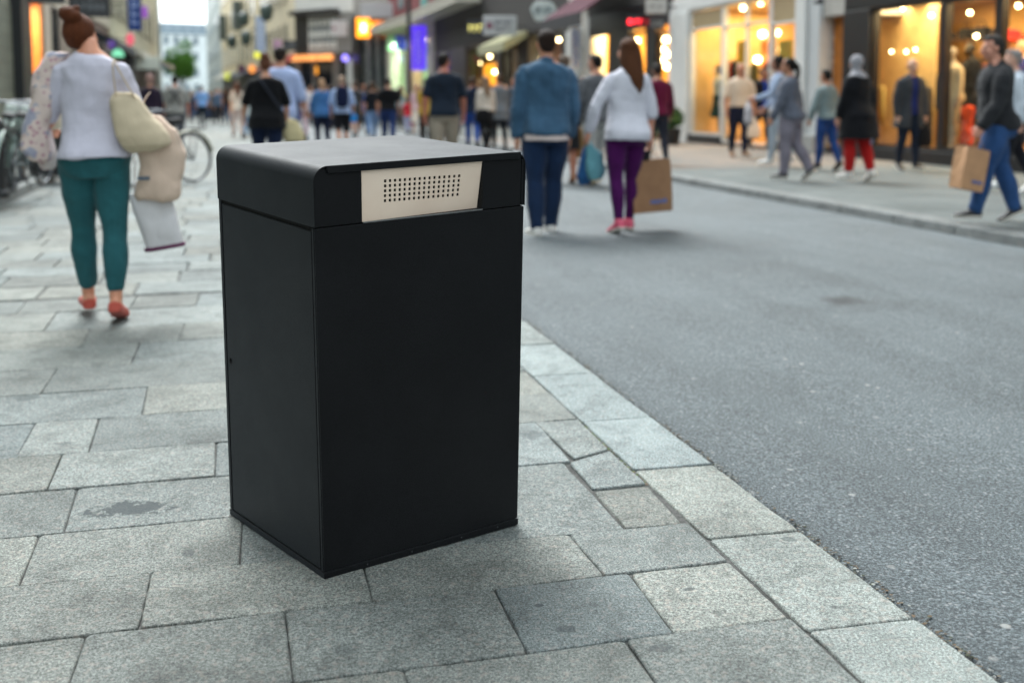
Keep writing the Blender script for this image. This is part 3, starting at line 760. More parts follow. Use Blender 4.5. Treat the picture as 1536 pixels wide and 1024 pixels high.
    rz = SA + R(face) + R(extra_rot); g = at(px, py, gz) if at_xy is None else Vector((at_xy[0], at_xy[1], gz))
    root = empty(name, (g.x, g.y, gz), rz); root.rotation_euler = (0, R(roll), rz); tag(root, label, cat, group)
    sd = random.random() * 30
    def add(name, pieces, mat, vox_=vox, smooth=2, disp=0.0, parent=root, freq=(7, 7, 4)):
        me = remesh(pieces, vox_, smooth, disp, freq, seed=sd); me.name = name; return link(name, me, mat, parent)
    bo = add('body', body, skinmat or skinm(skin), vox, 2)
    # ---- lower garment
    if bottom:
        b = dict(len=1.97, fit=.010, color='#27344d', kind='cotton', hem=0.0, rise=.035); b.update(bottom)
        if b.get('skirt'):
            rows = []
            for i, z in enumerate(np.linspace(b['skirt'], .06, 12)):
                rx, ry, yo = tab(T, z); e = max(0, (-z - .02)); fl = b.get('flare', .1)
                sp = abs(legs[0][0] - legs[1][0]) / 60
                rows.append(tors(z, max(rx, .098) * bk + b['fit'] / k + e * fl, max(ry, .072) * bk + b['fit'] / k + e * (fl + .25 * sp), yo * .5))
            add('skirt', [loft(rows)], fabric(b['color'], b['kind']), vox, 2, .006)
        else:
            pcs = [loft([tors(z, rx * bk + b['fit'] / k, ry * bk + b['fit'] / k, yo) for z, rx, ry, yo in [(z,) + tab(T, z) for z in (-.08, -.05, -.03, 0, .03, b['rise'])]])]
            for s in (-1, 1):
                pcs.append(legchain(s, -.04, b['len'] / 2, b['fit'], b['hem']))
                pcs.append(ellipsoid(O + X * s * .046 * k * bk - fw * .036 * k * bk + up * -.022 * k, (.050 * k * bk + b['fit'], .044 * k * bk + b['fit'], .055 * k + b['fit'])))
            add('trousers' if b['len'] > 1.3 else 'shorts', pcs, fabric(b['color'], b['kind']), vox, 2, b.get('disp', .007) * 1.4)
    # ---- upper garments, outermost last
    for tp in ([top] if top else []) + list(overs):
        t_ = dict(hem=-.02, sleeve=.55, fit=.012, flare=.0, color='#d8d8d8', kind='cotton', name='shirt', disp=.008, cuff=.0, neck=.318, sl=None); t_.update(tp)
        rows = []
        zs = np.linspace(t_['hem'], .30, 16 if t_['hem'] > -.1 else 26)
        sp = abs(legs[0][0] - legs[1][0]) / 60
        for z in zs:
            rx, ry, yo = tab(T, max(z, -.03)); e = max(0, .06 - z); ee = max(0, -.03 - z)
            wa = t_.get('waist', .5); hx = max(rx, rx * (1 - wa) + wa * .094) if z < .2 else rx     # garments hang past the waist rather than hug it
            q_ = max(0, min(1, (.07 - z) / .08)); rows.append(tors(z, hx * bk + t_['fit'] / k + e * t_['flare'] + q_ * .003, ry * bk + t_['fit'] / k + e * t_['flare'] + ee * .22 * sp + q_ * .010, yo * (.6 if z < -.03 else 1) - q_ * .005))
        rx, ry, yo = tab(T, t_['neck']); rows.append(tors(t_['neck'], rx + .006, ry + .006, yo))
        pcs = [loft(rows)]
        for s in (-1, 1):
            if t_['sleeve'] > 0:
                sl = t_['sl'][0 if s < 0 else 1] if t_['sl'] else t_['sleeve']
                pcs.append(armpts(s, sl, t_['fit'] * .9 + .002, t_['cuff']))
                pcs.append(chain([O + up * .310 * k + X * s * .03 * k - fw * .01 * k, S_[s] - X * s * .03 * k + up * .014 * k, S_[s]], [.014 * k + t_['fit'] * .6, .022 * k + t_['fit'] * .55, .026 * k + t_['fit'] * .5], 10, Yv))
        if t_.get('collar'):
            pcs.append(chain([O + up * .305 * k - fw * .008 * k, O + up * .337 * k - fw * .006 * k], [(.048 * k, .044 * k), (.043 * k, .040 * k)], 16, X, cap=True, caps=.1))
        o = add(t_['name'], pcs, fabric(t_['color'], t_['kind']), vox, 3, t_['disp'] * 1.25, freq=(6, 6, 5))
        if t_.get('open'):
            bm = bmesh.new(); bm.from_mesh(o.data); yc = float(O[1])
            kill = [f for f in bm.faces if abs(f.calc_center_median().x) < t_['open'] * (1 + .6 * max(0, (float(O[2]) + .15 * k - f.calc_center_median().z))) and f.calc_center_median().y > yc + .02]
            bmesh.ops.delete(bm, geom=kill, context='FACES'); bm.to_mesh(o.data); bm.free()
    # ---- shoes
    if not barefoot:
        for s in (-1, 1):
            if sandals:
                h, kn, an, fd, fu = J[s]
                add('shoe', [footloft(s, .004, 0, -.002, .010), footloft(s, .0045, 0, .0, .034)], fabric(shoes), min(vox, .007), 1)
            else:
                sh_ = add('shoe', [footloft(s, .005, 0, -.003), chain([J[s][2] - J[s][4] * .02 * k, J[s][2] + J[s][4] * .004 * k], [.028 * k, .026 * k], 12, X)], plain(shoes, .55), min(vox, .010), 1)
                if vox < .0085: add('sole', [footloft(s, .007, 0, -.006, .009)], plain('#cfcac0', .6), .006, 1, parent=sh_)
    # ---- hair and headwear
    st, hcol = hair; hm = hairm(hcol)
    def cut(pieces, zmin=-9, fr=9): return pieces
    if st in ('short', 'bun', 'long', 'ponytail', 'grey', 'bob'):
        th_ = {'short': 1.0, 'grey': 1.03, 'bun': 1.03, 'long': 1.09, 'ponytail': 1.04, 'bob': 1.12}[st]
        pcs = [hell((0, -.016, .022), (.0475 * th_, .0510 * th_, .0500 * th_)), hell((0, -.034, -.006), (.040 * th_, .030 * th_, .036))]
        if st in ('short', 'grey'): pcs.append(hell((0, .012, .052), (.036, .034, .020)))
        if st == 'bun':
            pcs += [hell((0, -.038, .010), (.043, .034, .042)), hell((-.012, -.044, .072), (.031, .030, .027)), hell((.008, -.050, .064), (.022, .022, .022)), hell((-.026, -.046, .084), (.015, .015, .014)), hell((.012, -.040, .088), (.012, .014, .012))]
        if st == 'bob': pcs.append(hell((0, -.016, -.026), (.050, .044, .034)))
        if st == 'long':
            ln = .215
            pcs.append(chain([hp((0, -.036, .01)), hp((0, -.050, -.05)), hp((0, -.062, -.10)), hp((.008, -.074, -.145)), hp((.016, -.080, -.185)), hp((.020, -.080, -ln))], [(.032 * k, .050 * k), (.028 * k, .055 * k), (.026 * k, .054 * k), (.022 * k, .046 * k), (.016 * k, .030 * k), (.006 * k, .012 * k)], 16, X))
            for s in (-1, 1): pcs.append(chain([hp((s * .038, -.01, .01)), hp((s * .044, -.020, -.05)), hp((s * .036, -.036, -.11))], [.014 * k, .016 * k, .010 * k], 10, X))
        if st == 'ponytail':
            pcs.append(chain([hp((0, -.056, .02)), hp((.004, -.078, .0)), hp((.010, -.078, -.06)), hp((.014, -.070, -.13)), hp((.014, -.066, -.17))], [.016 * k, .019 * k, .021 * k, .016 * k, .006 * k], 12, X))
        add('hair', pcs, hm, max(.006, vox * .8), 1, .004)
    if st == 'bald':
        add('hair', [hell((0, -.030, -.008), (.0455, .034, .022))], hm, vox, 1, .001)
    if st == 'scarf':
        pcs = [hell((0, -.008, .012), (.051, .060, .060)), hell((0, -.004, -.038), (.044, .046, .040)), chain([O + up * .345 * k, O + up * .31 * k, O + up * .275 * k - fw * .01 * k], [(.044 * k, .046 * k), (.066 * k, .082 * k), (.074 * k, .115 * k)], 18, X, caps=.3)]
        add('headscarf', pcs, fabric(hcol), vox, 2, .006)
    if eyes:
        for s in (-1, 1):
            v, f = hell((s * .0175 * hw, .0475, .002), (.0075, .0048, .0045), 10, 7); b = MB(); b.raw(v, f); b.build('eye', plain('#1c1512', .15), root, smooth=True)
            v, f = hell((s * .018 * hw, .0535, .0135), (.0115, .003, .0024), 10, 6); b = MB(); b.raw(v, f); b.build('eyebrow', hm, root, smooth=True)
        v, f = hell((0, .0555, -.034), (.0125, .0025, .0036), 12, 7); b = MB(); b.raw(v, f); b.build('mouth', skinm('#a4574e'), root, smooth=True)
    mw = Matrix.Translation((g.x, g.y, gz)) @ Matrix.Rotation(rz, 4, 'Z') @ Matrix.Rotation(R(roll), 4, 'Y')
    j.w = lambda p: mw @ Vector(tuple(map(float, p)))
    j.root = root; j.rz = rz; j.O = O; j.up = up; j.fw = fw; j.k = k; j.J = J
    j.tp = lambda x, y, z: mw @ Vector(tuple(O + up * z * k + fw * y * k + X * x * k))
    return j

# ------------------------------------------------------------------ things people carry
def paper_bag(loc, rz, w, d, h, label, color='#a98258', group='carried bags', handles=True, marks='#4a6aa8', tilt=(0, 0)):
    """stiff paper carrier; loc is the grip, the bag hangs below it"""
    hh = .11 if handles else .0
    o = tag(empty('paper_bag', loc, rz), label, 'paper bag', group); o.rotation_euler = (R(tilt[0]), R(tilt[1]), rz)
    m = plain(color, .8, var=.14, scale=7, bump=.2); b = MB()
    zt, zb = -hh, -hh - h; th = .003
    W, D = w / 2, d / 2
    ring = lambda z, k, g: [(-W * k, -D * k, z), (W * k, -D * k, z), (W * k - g, 0, z), (W * k, D * k, z), (-W * k, D * k, z), (-W * k + g, 0, z)]
    L = [ring(zb, .97, 0), ring(zb + h * .3, 1.0, .006), ring(zb + h * .7, 1.0, .018), ring(zt, .99, .03)]
    V = [p for r_ in L for p in r_]; Fc = [(0, 1, 2, 3, 4, 5)]
    for a in range(3):
        for i in range(6): q = (i + 1) % 6; Fc.append((a * 6 + i, a * 6 + q, (a + 1) * 6 + q, (a + 1) * 6 + i))
    b.raw(V, Fc); ob = b.build('bag_body', m, o); s = ob.modifiers.new('t', 'SOLIDIFY'); s.thickness = th
    if handles:
        for sy in (-1, 1):
            hb = MB(); hb.tube([(-W * .4, sy * (D - .004), zt - .03), (-W * .38, sy * D * .8, zt + .03), (-W * .2, sy * D * .3, -.008), (0, sy * .01, 0), (W * .2, sy * D * .3, -.008), (W * .38, sy * D * .8, zt + .03), (W * .4, sy * (D - .004), zt - .03)], .0035, 6, (0, 1, 0)); hb.build('handle', plain('#7d5f40', .8), o, smooth=True)
    if marks:
        mk = MB(); x = -W * .15
        for i in range(6): w_ = W * (.08 + .03 * (i % 3)); mk.box(x, x + w_, -D - .0035, -D - .0018, zb + h * .17, zb + h * .23 + (.008 if i % 2 else 0)); x += w_ + .006
        mk.build('printed_mark', plain(marks, .7), o)
    return o
def soft_bag(loc, rz, prof, label, color, name='shoulder_bag', cat='bag', group='carried bags', kind='cotton', strap=None, strap_color=None, tilt=(0, 0), disp=.012, vox=.009, patch=None, trim=None):
    """prof: (z, half width, half depth, x shift, y shift) from mouth to bottom, hanging below loc"""
    o = tag(empty(name, loc, rz), label, cat, group); o.rotation_euler = (R(tilt[0]), R(tilt[1]), rz)
    rows = []; n = 24
    for z, a, d, xs, ys in prof:
        th = np.arange(n) * 2 * math.pi / n; c, s = np.cos(th), np.sin(th)
        rows.append(np.stack([xs + np.sign(c) * np.abs(c) ** .72 * a, ys + np.sign(s) * np.abs(s) ** .8 * d, np.full(n, z)], 1))
    V = np.concatenate(rows); Fc = []
    for q in range(len(rows) - 1):
        for i in range(n): e = (i + 1) % n; Fc.append((q * n + i, q * n + e, (q + 1) * n + e, (q + 1) * n + i))
    Fc.append(tuple(reversed(range(n)))); Fc.append(tuple((len(rows) - 1) * n + i for i in range(n)))
    me = remesh([(V, Fc)], vox, 3, disp, (9, 9, 5), random.random() * 20); me.name = 'bag_body'; link('bag_body', me, fabric(color, kind), o)
    for s_ in (strap or []):
        b = MB(); b.tube(s_, [(.004, .012)] * len(s_), 8, (0, 1, 0)); b.build('strap', fabric(strap_color or color), o, smooth=True, sub=1)
    if patch: b = MB(); b.box(*patch[0]); b.build('patch', fabric(patch[1]), o, bevel=.002)
    if trim:
        z, a, d, xs, ys = prof[-1]; b = MB(); th = [2 * math.pi * i / 24 for i in range(24)]
        b.tube([(xs + math.copysign(abs(math.cos(q)) ** .72, math.cos(q)) * (a + .004), ys + math.copysign(abs(math.sin(q)) ** .8, math.sin(q)) * (d + .004), z + .01) for q in th], .012, 6, (0, 0, 1), closed=True); b.build('trim', fabric(trim), o, smooth=True)
    return o
# ------------------------------------------------------------------ the cast, near to far
HANG = ((-6, 7, 10), (6, 7, 12))
GP = 'people walking in the street'
# woman with the bun
w1 = person(155, 478, 1.60, 4, sex='f', legs=((11, 4), (-7, 7)), arms=((14, 16, 62), (10, 15, 66)), lean=3, head=(-24, 8), hd=.026, splay=-.012, bulk=.97, vox=.0065, skin='#c88f72', roll=-1.0, hx=-.022,
            hair=('bun', '#66371f'), bottom=dict(len=1.80, fit=.008, color='#26595f', hem=.006, disp=.009), shoes='#b5564a', sandals=True,
            top=dict(hem=-.016, sleeve=.95, fit=.016, color='#bdbbc8', name='shirt', disp=.012, flare=.03, waist=.75), label='woman with a red-brown hair bun, white top and teal trousers laden with bags', group=GP)
# denim man
w2 = person(815, 351, 1.75, -2, sex='m', legs=((-5, 4), (9, 5)), arms=((-2, 9, 8), (3, 8, 14)), lean=1, bulk=1.08, vox=.0065, skin='#b98468', hair=('short', '#2a1c16'), splay=-.004, roll=1.0,
            bottom=dict(len=1.98, fit=.016, color='#122642', kind='denim', hem=.006), shoes='#d9d7d2', top=dict(hem=-.058, sleeve=0, fit=.014, color='#d8c8c4', name='undershirt'),
            overs=[dict(hem=-.03, sleeve=1.94, fit=.024, color='#335068', kind='denim', name='denim_jacket', disp=.012, collar=1, waist=.9, cuff=.002)], label='broad man in a faded blue denim jacket, dark jeans and white trainers', group=GP)
# woman in purple leggings
w3 = person(934, 351, 1.63, 3, sex='f', legs=((-3, 10), (7, 4)), arms=((6, 27, 14), (-2, 17, 12)), lean=1, bulk=1.0, vox=.0065, skin='#c79078', hair=('long', '#5c3822'), head=(14, 0), roll=1.5,
            bottom=dict(len=1.93, fit=.006, color='#430a4a', disp=.004), shoes='#c8506a', top=dict(hem=-.052, sleeve=1.85, sl=(1.9, 1.15), fit=.018, flare=.03, color='#c4c4ce', name='blouse', disp=.009, waist=.95, cuff=.006),
            label='woman with long brown hair, loose white blouse and purple leggings', group=GP)
# man with the paper bag on the right pavement
w4 = person(1488, 334, 1.60, 68, gz=ZR, sex='m', legs=((15, 4), (-11, 10)), arms=((10, 9, 22), (-14, 8, 20)), lean=3, head=(12, 0), bulk=1.12, vox=.0065, skin='#c08a74', hair=('grey', '#3b3735'), eyes=True, curl=(75, 40),
            bottom=dict(len=1.98, fit=.015, color='#274672', kind='denim', hem=.008), shoes='#1d1c1e', top=dict(hem=-.01, sleeve=0, fit=.012, color='#8a8d94', name='shirt'),
            overs=[dict(hem=-.035, sleeve=1.95, fit=.028, color='#26272a', name='leather_jacket', disp=.012, collar=1, waist=.9)], label='grey-haired man in a black leather jacket and jeans striding along the right kerb', group=GP)
w5 = person(1283, 272, 1.63, 14, gz=ZR, sex='f', legs=((4, 3), (-5, 16)), arms=((4, 14, 14), (-6, 15, 16)), bulk=1.12, vox=.008, skin='#c08f78', hair=('scarf', '#8c8b90'), shoes='#cfccc8',
            bottom=dict(len=1.85, fit=.018, color='#a81d1c', hem=.006), top=dict(hem=-.205, sleeve=1.9, fit=.032, flare=.12, color='#0c0d12', name='coat', disp=.010, waist=1.0), label='woman in grey headscarf, long black coat and red trousers', group=GP)
w6 = person(1184, 271, 1.60, 42, gz=ZR, sex='f', legs=((6, 4), (-8, 22)), arms=((12, 12, 16), (-10, 14, 14)), lean=3, bulk=1.06, vox=.008, skin='#a9785e', hair=('ponytail', '#17130f'), head=(10, 0), shoes='#17171a',
            bottom=dict(len=1.95, fit=.020, color='#77727d', hem=.010), top=dict(hem=-.03, sleeve=1.95, fit=.026, flare=.03, color='#565a66', name='sweatshirt', disp=.012, waist=1.0), label='woman with a dark ponytail in grey sweatshirt and pale grey trousers', group=GP)
w7 = person(1238, 256, 1.50, 18, gz=ZR, sex='m', legs=((9, 4), (-9, 14)), arms=((10, 14, 10), (-4, 10, 12)), vox=.0085, skin='#9c6c52', hair=('short', '#14110f'), shoes='#2a1f1d',
            bottom=dict(len=1.93, fit=.012, color='#1e3c72', kind='denim'), top=dict(hem=-.02, sleeve=1.9, fit=.022, color='#6f7e80', name='shirt', disp=.010, waist=.9), label='black-haired youngster in grey-green shirt and blue jeans, seen from behind', group=GP)
w8 = person(1362, 256, 1.66, 176, gz=ZR, sex='m', legs=((7, 4), (-6, 8)), arms=((4, 8, 8), (-4, 8, 10)), vox=.008, skin='#c49a80', hair=('bald', '#8a7a70'), eyes=True, shoes='#1c1b1c',
            bottom=dict(len=1.97, fit=.012, color='#18202f'), top=dict(hem=-.03, sleeve=0, fit=.013, color='#16235c', name='shirt'), overs=[dict(hem=-.15, sleeve=1.95, fit=.030, flare=.08, color='#33363a', name='overcoat', open=.048, collar=1, waist=.95)],
            label='bald man in an open dark grey overcoat over a blue shirt, facing the street', group=GP)
w9 = person(1108, 236, 1.72, 172, gz=ZR, sex='m', legs=((6, 3), (-7, 8)), arms=((2, 13, 6), (-3, 13, 8)), bulk=1.08, vox=.0085, skin='#b97f62', hair=('bald', '#9a8878'), eyes=True, curl=(70, 30), shoes='#7a5638',
            bottom=dict(len=1.97, fit=.013, color='#171c30'), top=dict(hem=.01, sleeve=.85, fit=.020, color='#cdb9a4', name='polo_shirt', flare=.02, waist=.9), label='balding man in cream polo shirt and navy trousers walking towards us with a white bag', group=GP)
w10 = person(1141, 224, 1.74, 190, gz=ZR, sex='m', legs=STEP, arms=HANG, vox=.011, skin='#9a6b50', hair=('short', '#1b1715'), shoes='#202022', bottom=dict(len=1.97, fit=.012, color='#262b33'),
             top=dict(hem=-.02, sleeve=0, fit=.012, color='#24409a', name='shirt'), overs=[dict(hem=.0, sleeve=1.9, fit=.022, color='#15171f', name='cardigan', open=.055)], label='man in bright blue shirt under a black cardigan outside the warm lit shop', group=GP)
w11 = person(1166, 250, 1.74, 60, gz=ZR, sex='f', legs=((10, 4), (-8, 10)), arms=((25, 8, 50), (10, 8, 30)), vox=.010, skin='#a87760', hair=('bob', '#191513'), shoes='#c9c9c6', bottom=dict(len=1.95, fit=.012, color='#9aa4ae'),
             top=dict(hem=-.03, sleeve=1.9, fit=.02, color='#8f9db5', name='blouse'), label='woman in pale blue-grey clothes and white shoes half hidden behind the grey sweatshirt', group=GP)
w12 = person(985, 252, 1.74, -10, sex='m', legs=WALK, arms=((-6, 10, 14), (6, 12, 20)), vox=.010, skin='#b07f66', hair=('short', '#2c2320'), shoes='#222222', bottom=dict(len=1.97, color='#20222c'),
             top=dict(hem=-.02, sleeve=1.95, fit=.022, color='#5c1230', name='sweater'), label='man in a maroon sweater beyond the woman in purple leggings', group=GP)
w13 = person(893, 279, 1.71, 6, sex='m', legs=((-6, 8), (10, 4)), arms=((4, 12, 30), (0, 10, 20)), vox=.0085, skin='#b5826a', hair=('short', '#191513'), head=(25, 0), shoes='#b9a98c', bottom=dict(len=1.96, fit=.014, color='#9a9a98'),
             top=dict(hem=-.05, sleeve=1.9, fit=.024, color='#5a5b5f', name='sweatshirt'), label='black-haired man in grey sweatshirt walking between the denim man and the white blouse', group=GP)
w14 = person(846, 276, 1.72, -4, sex='f', legs=((9, 5), (-5, 8)), arms=((0, 9, 10), (4, 13, 8)), bulk=1.08, vox=.0085, skin='#b67a62', hair=('short', '#6b5a4e'), shoes='#8a5a3c', bottom=dict(skirt=-.27, color='#232326', flare=.05),
             top=dict(hem=-.08, sleeve=1.9, fit=.026, color='#232427', name='jacket', flare=.05), label='person in a dark jacket and dark skirt walking just beyond the denim jacket', group=GP)
w15 = person(667, 269, 1.78, -12, sex='m', legs=((-6, 10), (12, 5)), arms=((-10, 14, 16), (8, 14, 14)), head=(-30, 0), bulk=1.10, vox=.008, skin='#b0705a', hair=('short', '#221c1a'), shoes='#3a3a3c', bottom=dict(len=1.0, fit=.014, color='#958a7b', hem=.012),
             top=dict(hem=-.035, sleeve=.75, fit=.022, color='#18222f', name='t_shirt', cuff=.008, waist=.95), label='dark-haired man in navy t-shirt and beige shorts', group=GP)
w16 = person(402, 280, 1.68, 2, sex='f', legs=STEP, arms=((12, 20, 26), (2, 18, 20)), bulk=1.14, vox=.008, skin='#c29074', hair=('bun', '#6a4432'), shoes='#222222', bottom=dict(len=1.95, fit=.012, color='#141f38'),
             top=dict(hem=-.085, sleeve=.95, fit=.03, flare=.12, color='#08090d', name='tunic', waist=1.0), label='auburn-haired woman in a loose black tunic with a strap across her back', group=GP)
w17 = person(424, 274, 1.84, -16, sex='m', legs=STEP2, arms=((-4, 14, 30), (4, 15, 40)), bulk=1.06, vox=.0085, skin='#b98468', hair=('short', '#2a211c'), head=(-10, 0), shoes='#33302e', bottom=dict(len=1.97, color='#22458a', kind='denim'),
             top=dict(hem=-.06, sleeve=1.1, fit=.026, flare=.05, color='#a3b2d6', name='shirt', waist=.95), label='tall man in pale blue shirt beside the woman in black tunic', group=GP)
w18 = person(484, 224, 1.62, 3, sex='f', legs=MID, arms=((8, 14, 20), (2, 14, 20)), bulk=1.12, vox=.010, skin='#c6987c', hair=('ponytail', '#c09a78'), shoes='#222222', bottom=dict(len=1.96, color='#1b2138'),
             top=dict(hem=-.06, sleeve=1.7, fit=.022, color='#38618f', kind='denim', name='shirt', flare=.05), label='blonde woman in a mid-blue denim shirt and dark trousers', group=GP)
w19 = person(514, 225, 1.70, -4, sex='m', legs=MID2, arms=((4, 14, 30), (2, 14, 30)), vox=.010, skin='#c2927a', hair=('short', '#b39a86'), shoes='#2a2a2c', bottom=dict(len=1.05, fit=.02, color='#14151b'),
             top=dict(hem=-.03, sleeve=1.0, fit=.024, color='#9fb3d8', name='shirt'), label='fair-haired person in pale blue top and black shorts carrying a rucksack', group=GP)
w20 = person(583, 216, 1.70, -6, sex='m', legs=WALK, arms=((-6, 15, 12), (6, 15, 12)), bulk=1.16, vox=.010, skin='#a87760', hair=('short', '#2a201b'), shoes='#2a2a2c', bottom=dict(len=1.96, fit=.02, color='#1b2f5c', kind='denim'),
             top=dict(hem=-.02, sleeve=.75, fit=.026, color='#0a0b0f', name='t_shirt'), label='stocky man in black t-shirt and dark blue jeans right of his companion', group=GP)
w21 = person(559, 213, 1.64, -2, sex='f', legs=WALK2, arms=HANG, vox=.011, skin='#b58a72', hair=('bob', '#4a3626'), shoes='#999999', bottom=dict(len=1.9, fit=.010, color='#6d8bb3', kind='denim'),
             top=dict(hem=-.01, sleeve=.7, fit=.02, color='#14161c', name='t_shirt'), label='woman in black t-shirt and light washed jeans beside the stocky man', group=GP)
w22 = person(709, 224, 1.66, -8, sex='m', legs=WALK, arms=HANG, bulk=1.05, vox=.010, skin='#a87058', hair=('short', '#33241c'), shoes='#222222', bottom=dict(len=1.96, fit=.016, color='#274a94', kind='denim'),
             top=dict(hem=-.02, sleeve=1.9, fit=.024, color='#151f33', name='jacket', collar=1), label='man in navy jacket and bright blue jeans behind the navy t-shirt', group=GP)
w23 = person(729, 228, 1.62, 0, sex='f', legs=STEP2, arms=HANG, vox=.010, skin='#b88c78', hair=('long', '#8a6f58'), shoes='#17171a', bottom=dict(len=1.95, fit=.010, color='#101116'),
             top=dict(hem=.02, sleeve=1.8, fit=.024, color='#b9aea2', name='cardigan'), label='woman in beige cardigan and black trousers with a black bag at her hip', group=GP)
w24 = person(749, 226, 1.68, -3, sex='f', legs=STEP, arms=HANG, vox=.010, skin='#b88c78', hair=('short', '#5a4436'), shoes='#131316', bottom=dict(len=1.95, fit=.008, color='#15181f'),
             top=dict(hem=-.13, sleeve=1.9, fit=.026, flare=.04, color='#63676c', name='coat'), label='woman in thigh-length grey coat and black trousers', group=GP)
w25 = person(265, 226, 1.66, 2, sex='m', legs=STEP, arms=((8, 14, 20), (4, 16, 12)), bulk=1.18, vox=.010, skin='#b97f66', hair=('short', '#141110'), shoes='#2a2a2c', bottom=dict(len=1.96, fit=.02, color='#4a4c52'),
             top=dict(hem=-.04, sleeve=.8, fit=.028, color='#8d8c88', name='t_shirt'), label='black-haired man in baggy grey t-shirt with crossed straps behind the parked bicycle', group=GP)
w26 = person(228, 236, 1.62, 0, sex='f', legs=STEP2, arms=HANG, bulk=1.08, vox=.010, skin='#c0937c', hair=('bob', '#a8877e'), shoes='#222222', bottom=dict(len=1.96, color='#1c1a24'),
             top=dict(hem=-.06, sleeve=1.9, fit=.026, color='#241b2b', name='jacket', flare=.05), label='woman with pinkish grey bobbed hair and dark plum jacket', group=GP)
w27 = person(304, 192, 1.70, 2, sex='m', legs=STEP, arms=HANG, bulk=1.08, vox=.013, skin='#b5826a', hair=('short', '#3a2c24'), shoes='#222222', bottom=dict(len=1.96, fit=.016, color='#182430'),
             top=dict(hem=-.02, sleeve=.8, fit=.024, color='#7aa3d8', name='shirt'), label='man in sky blue shirt and dark trousers walking down the open middle', group=GP)
w28 = person(321, 187, 1.62, 0, sex='f', legs=STEP2, arms=HANG, vox=.014, hair=('short', '#4a3a30'), bottom=dict(len=1.96, color='#33343a'), top=dict(hem=-.02, sleeve=.8, color='#8d7f6e', name='blouse'), label='woman in sandy brown blouse right of the sky blue shirt', group=GP)
w29 = person(341, 189, 1.68, 3, sex='f', legs=WALK, arms=HANG, vox=.013, skin='#b98468', hair=('long', '#4c3628'), bottom=dict(len=1.95, fit=.008, color='#27415e', kind='denim'), top=dict(hem=0, sleeve=.2, color='#14141a', name='vest_top'), label='slim woman in black sleeveless top and blue jeans', group=GP)
w30 = person(357, 207, 1.64, 12, sex='f', legs=STEP, arms=((5, 10, 20), (5, 10, 20)), vox=.012, skin='#c99a7c', hair=('long', '#6a4636'), bottom=dict(len=1.94, fit=.02, color='#cfc0bc'), shoes='#3a3a44', top=dict(hem=-.03, sleeve=.7, fit=.024, color='#cdbfb0', name='blouse'), label='woman all in pale beige with long auburn hair', group=GP)
w31 = person(372, 208, 1.30, 0, sex='m', legs=STEP2, arms=((30, 8, 30), (5, 8, 10)), vox=.012, skin='#c48b6c', hair=('short', '#7a5238'), bottom=dict(len=1.9, fit=.016, color='#7e9cb8', kind='denim'), shoes='#55555c', top=dict(hem=-.03, sleeve=.8, fit=.02, color='#b8c0c0', name='t_shirt'), label='child in pale jeans beside the woman in beige', group=GP)
w32 = person(453, 212, 1.66, 4, sex='f', legs=STEP, arms=HANG, vox=.012, skin='#c99a84', hair=('bob', '#6c5346'), bottom=dict(len=1.94, color='#c8b0b8'), top=dict(hem=-.05, sleeve=.9, fit=.026, color='#d6cfd6', name='blouse', flare=.06), label='woman in loose white blouse and pale pink trousers left of the denim shirt', group=GP)
w33 = person(441, 214, 1.62, 0, sex='m', legs=WALK, arms=HANG, vox=.012, skin='#b07a62', hair=('short', '#4a3c34'), bottom=dict(len=1.0, color='#22377a', fit=.02), top=dict(hem=-.02, sleeve=.7, fit=.022, color='#3b4a66', name='t_shirt'), label='man in slate blue t-shirt and blue shorts past the pale blue shirt', group=GP)
w34 = person(533, 207, 1.68, 2, sex='m', legs=STEP2, arms=HANG, vox=.012, skin='#b58a76', hair=('short', '#5c4a40'), bottom=dict(len=1.0, color='#4a4642', fit=.02), top=dict(hem=-.02, sleeve=.8, fit=.024, color='#3a3c40', name='t_shirt'), label='man in charcoal t-shirt and brown shorts right of the rucksack', group=GP)
w35 = person(640, 222, 1.62, -10, sex='f', legs=STEP, arms=HANG, vox=.011, skin='#c08a74', hair=('short', '#16120f'), bottom=dict(len=1.95, color='#111114'), top=dict(hem=-.06, sleeve=.8, fit=.024, color='#a8862a', name='tunic'), label='black-haired woman in mustard tunic left of the navy t-shirt', group=GP)
w36 = person(612, 203, 1.20, 0, sex='f', legs=STEP2, arms=HANG, vox=.012, skin='#c08a74', hair=('bob', '#4a2c2a'), bottom=dict(len=1.9, color='#9aa6c8'), top=dict(hem=-.03, sleeve=.7, fit=.02, color='#b02838', name='t_shirt'), label='child in red top right of the stocky man', group=GP)
w37 = person(626, 204, 1.60, 0, sex='f', legs=STEP, arms=HANG, vox=.012, skin='#c59a86', hair=('long', '#b89078'), bottom=dict(skirt=-.28, color='#cfc6ba', flare=.1), shoes='#8a6a5a', top=dict(hem=-.02, sleeve=.7, color='#c8a8b0', name='blouse'), label='woman in pale pink blouse and long cream skirt under the purple banner', group=GP)
w38 = person(873, 226, 1.64, 170, sex='f', legs=STEP, arms=HANG, vox=.011, skin='#c99a84', hair=('long', '#2a201c'), eyes=True, bottom=dict(len=1.95, color='#2a2c38'), top=dict(hem=-.02, sleeve=.8, color='#d0a08e', name='blouse'), label='dark-haired woman in salmon pink blouse right of the dark jacket', group=GP)
w39 = person(1517, 290, 1.62, 70, gz=ZR, sex='f', legs=((16, 4), (-12, 14)), arms=HANG, vox=.0095, skin='#c59a86', hair=('short', '#a09a96'), bottom=dict(len=1.93, color='#17181f'), shoes='#c9c9c6', top=dict(hem=-.03, sleeve=1.9, fit=.024, color='#b9c2cc', name='jacket'), label='person in pale jacket and black trousers behind the man in leather jacket', group=GP)
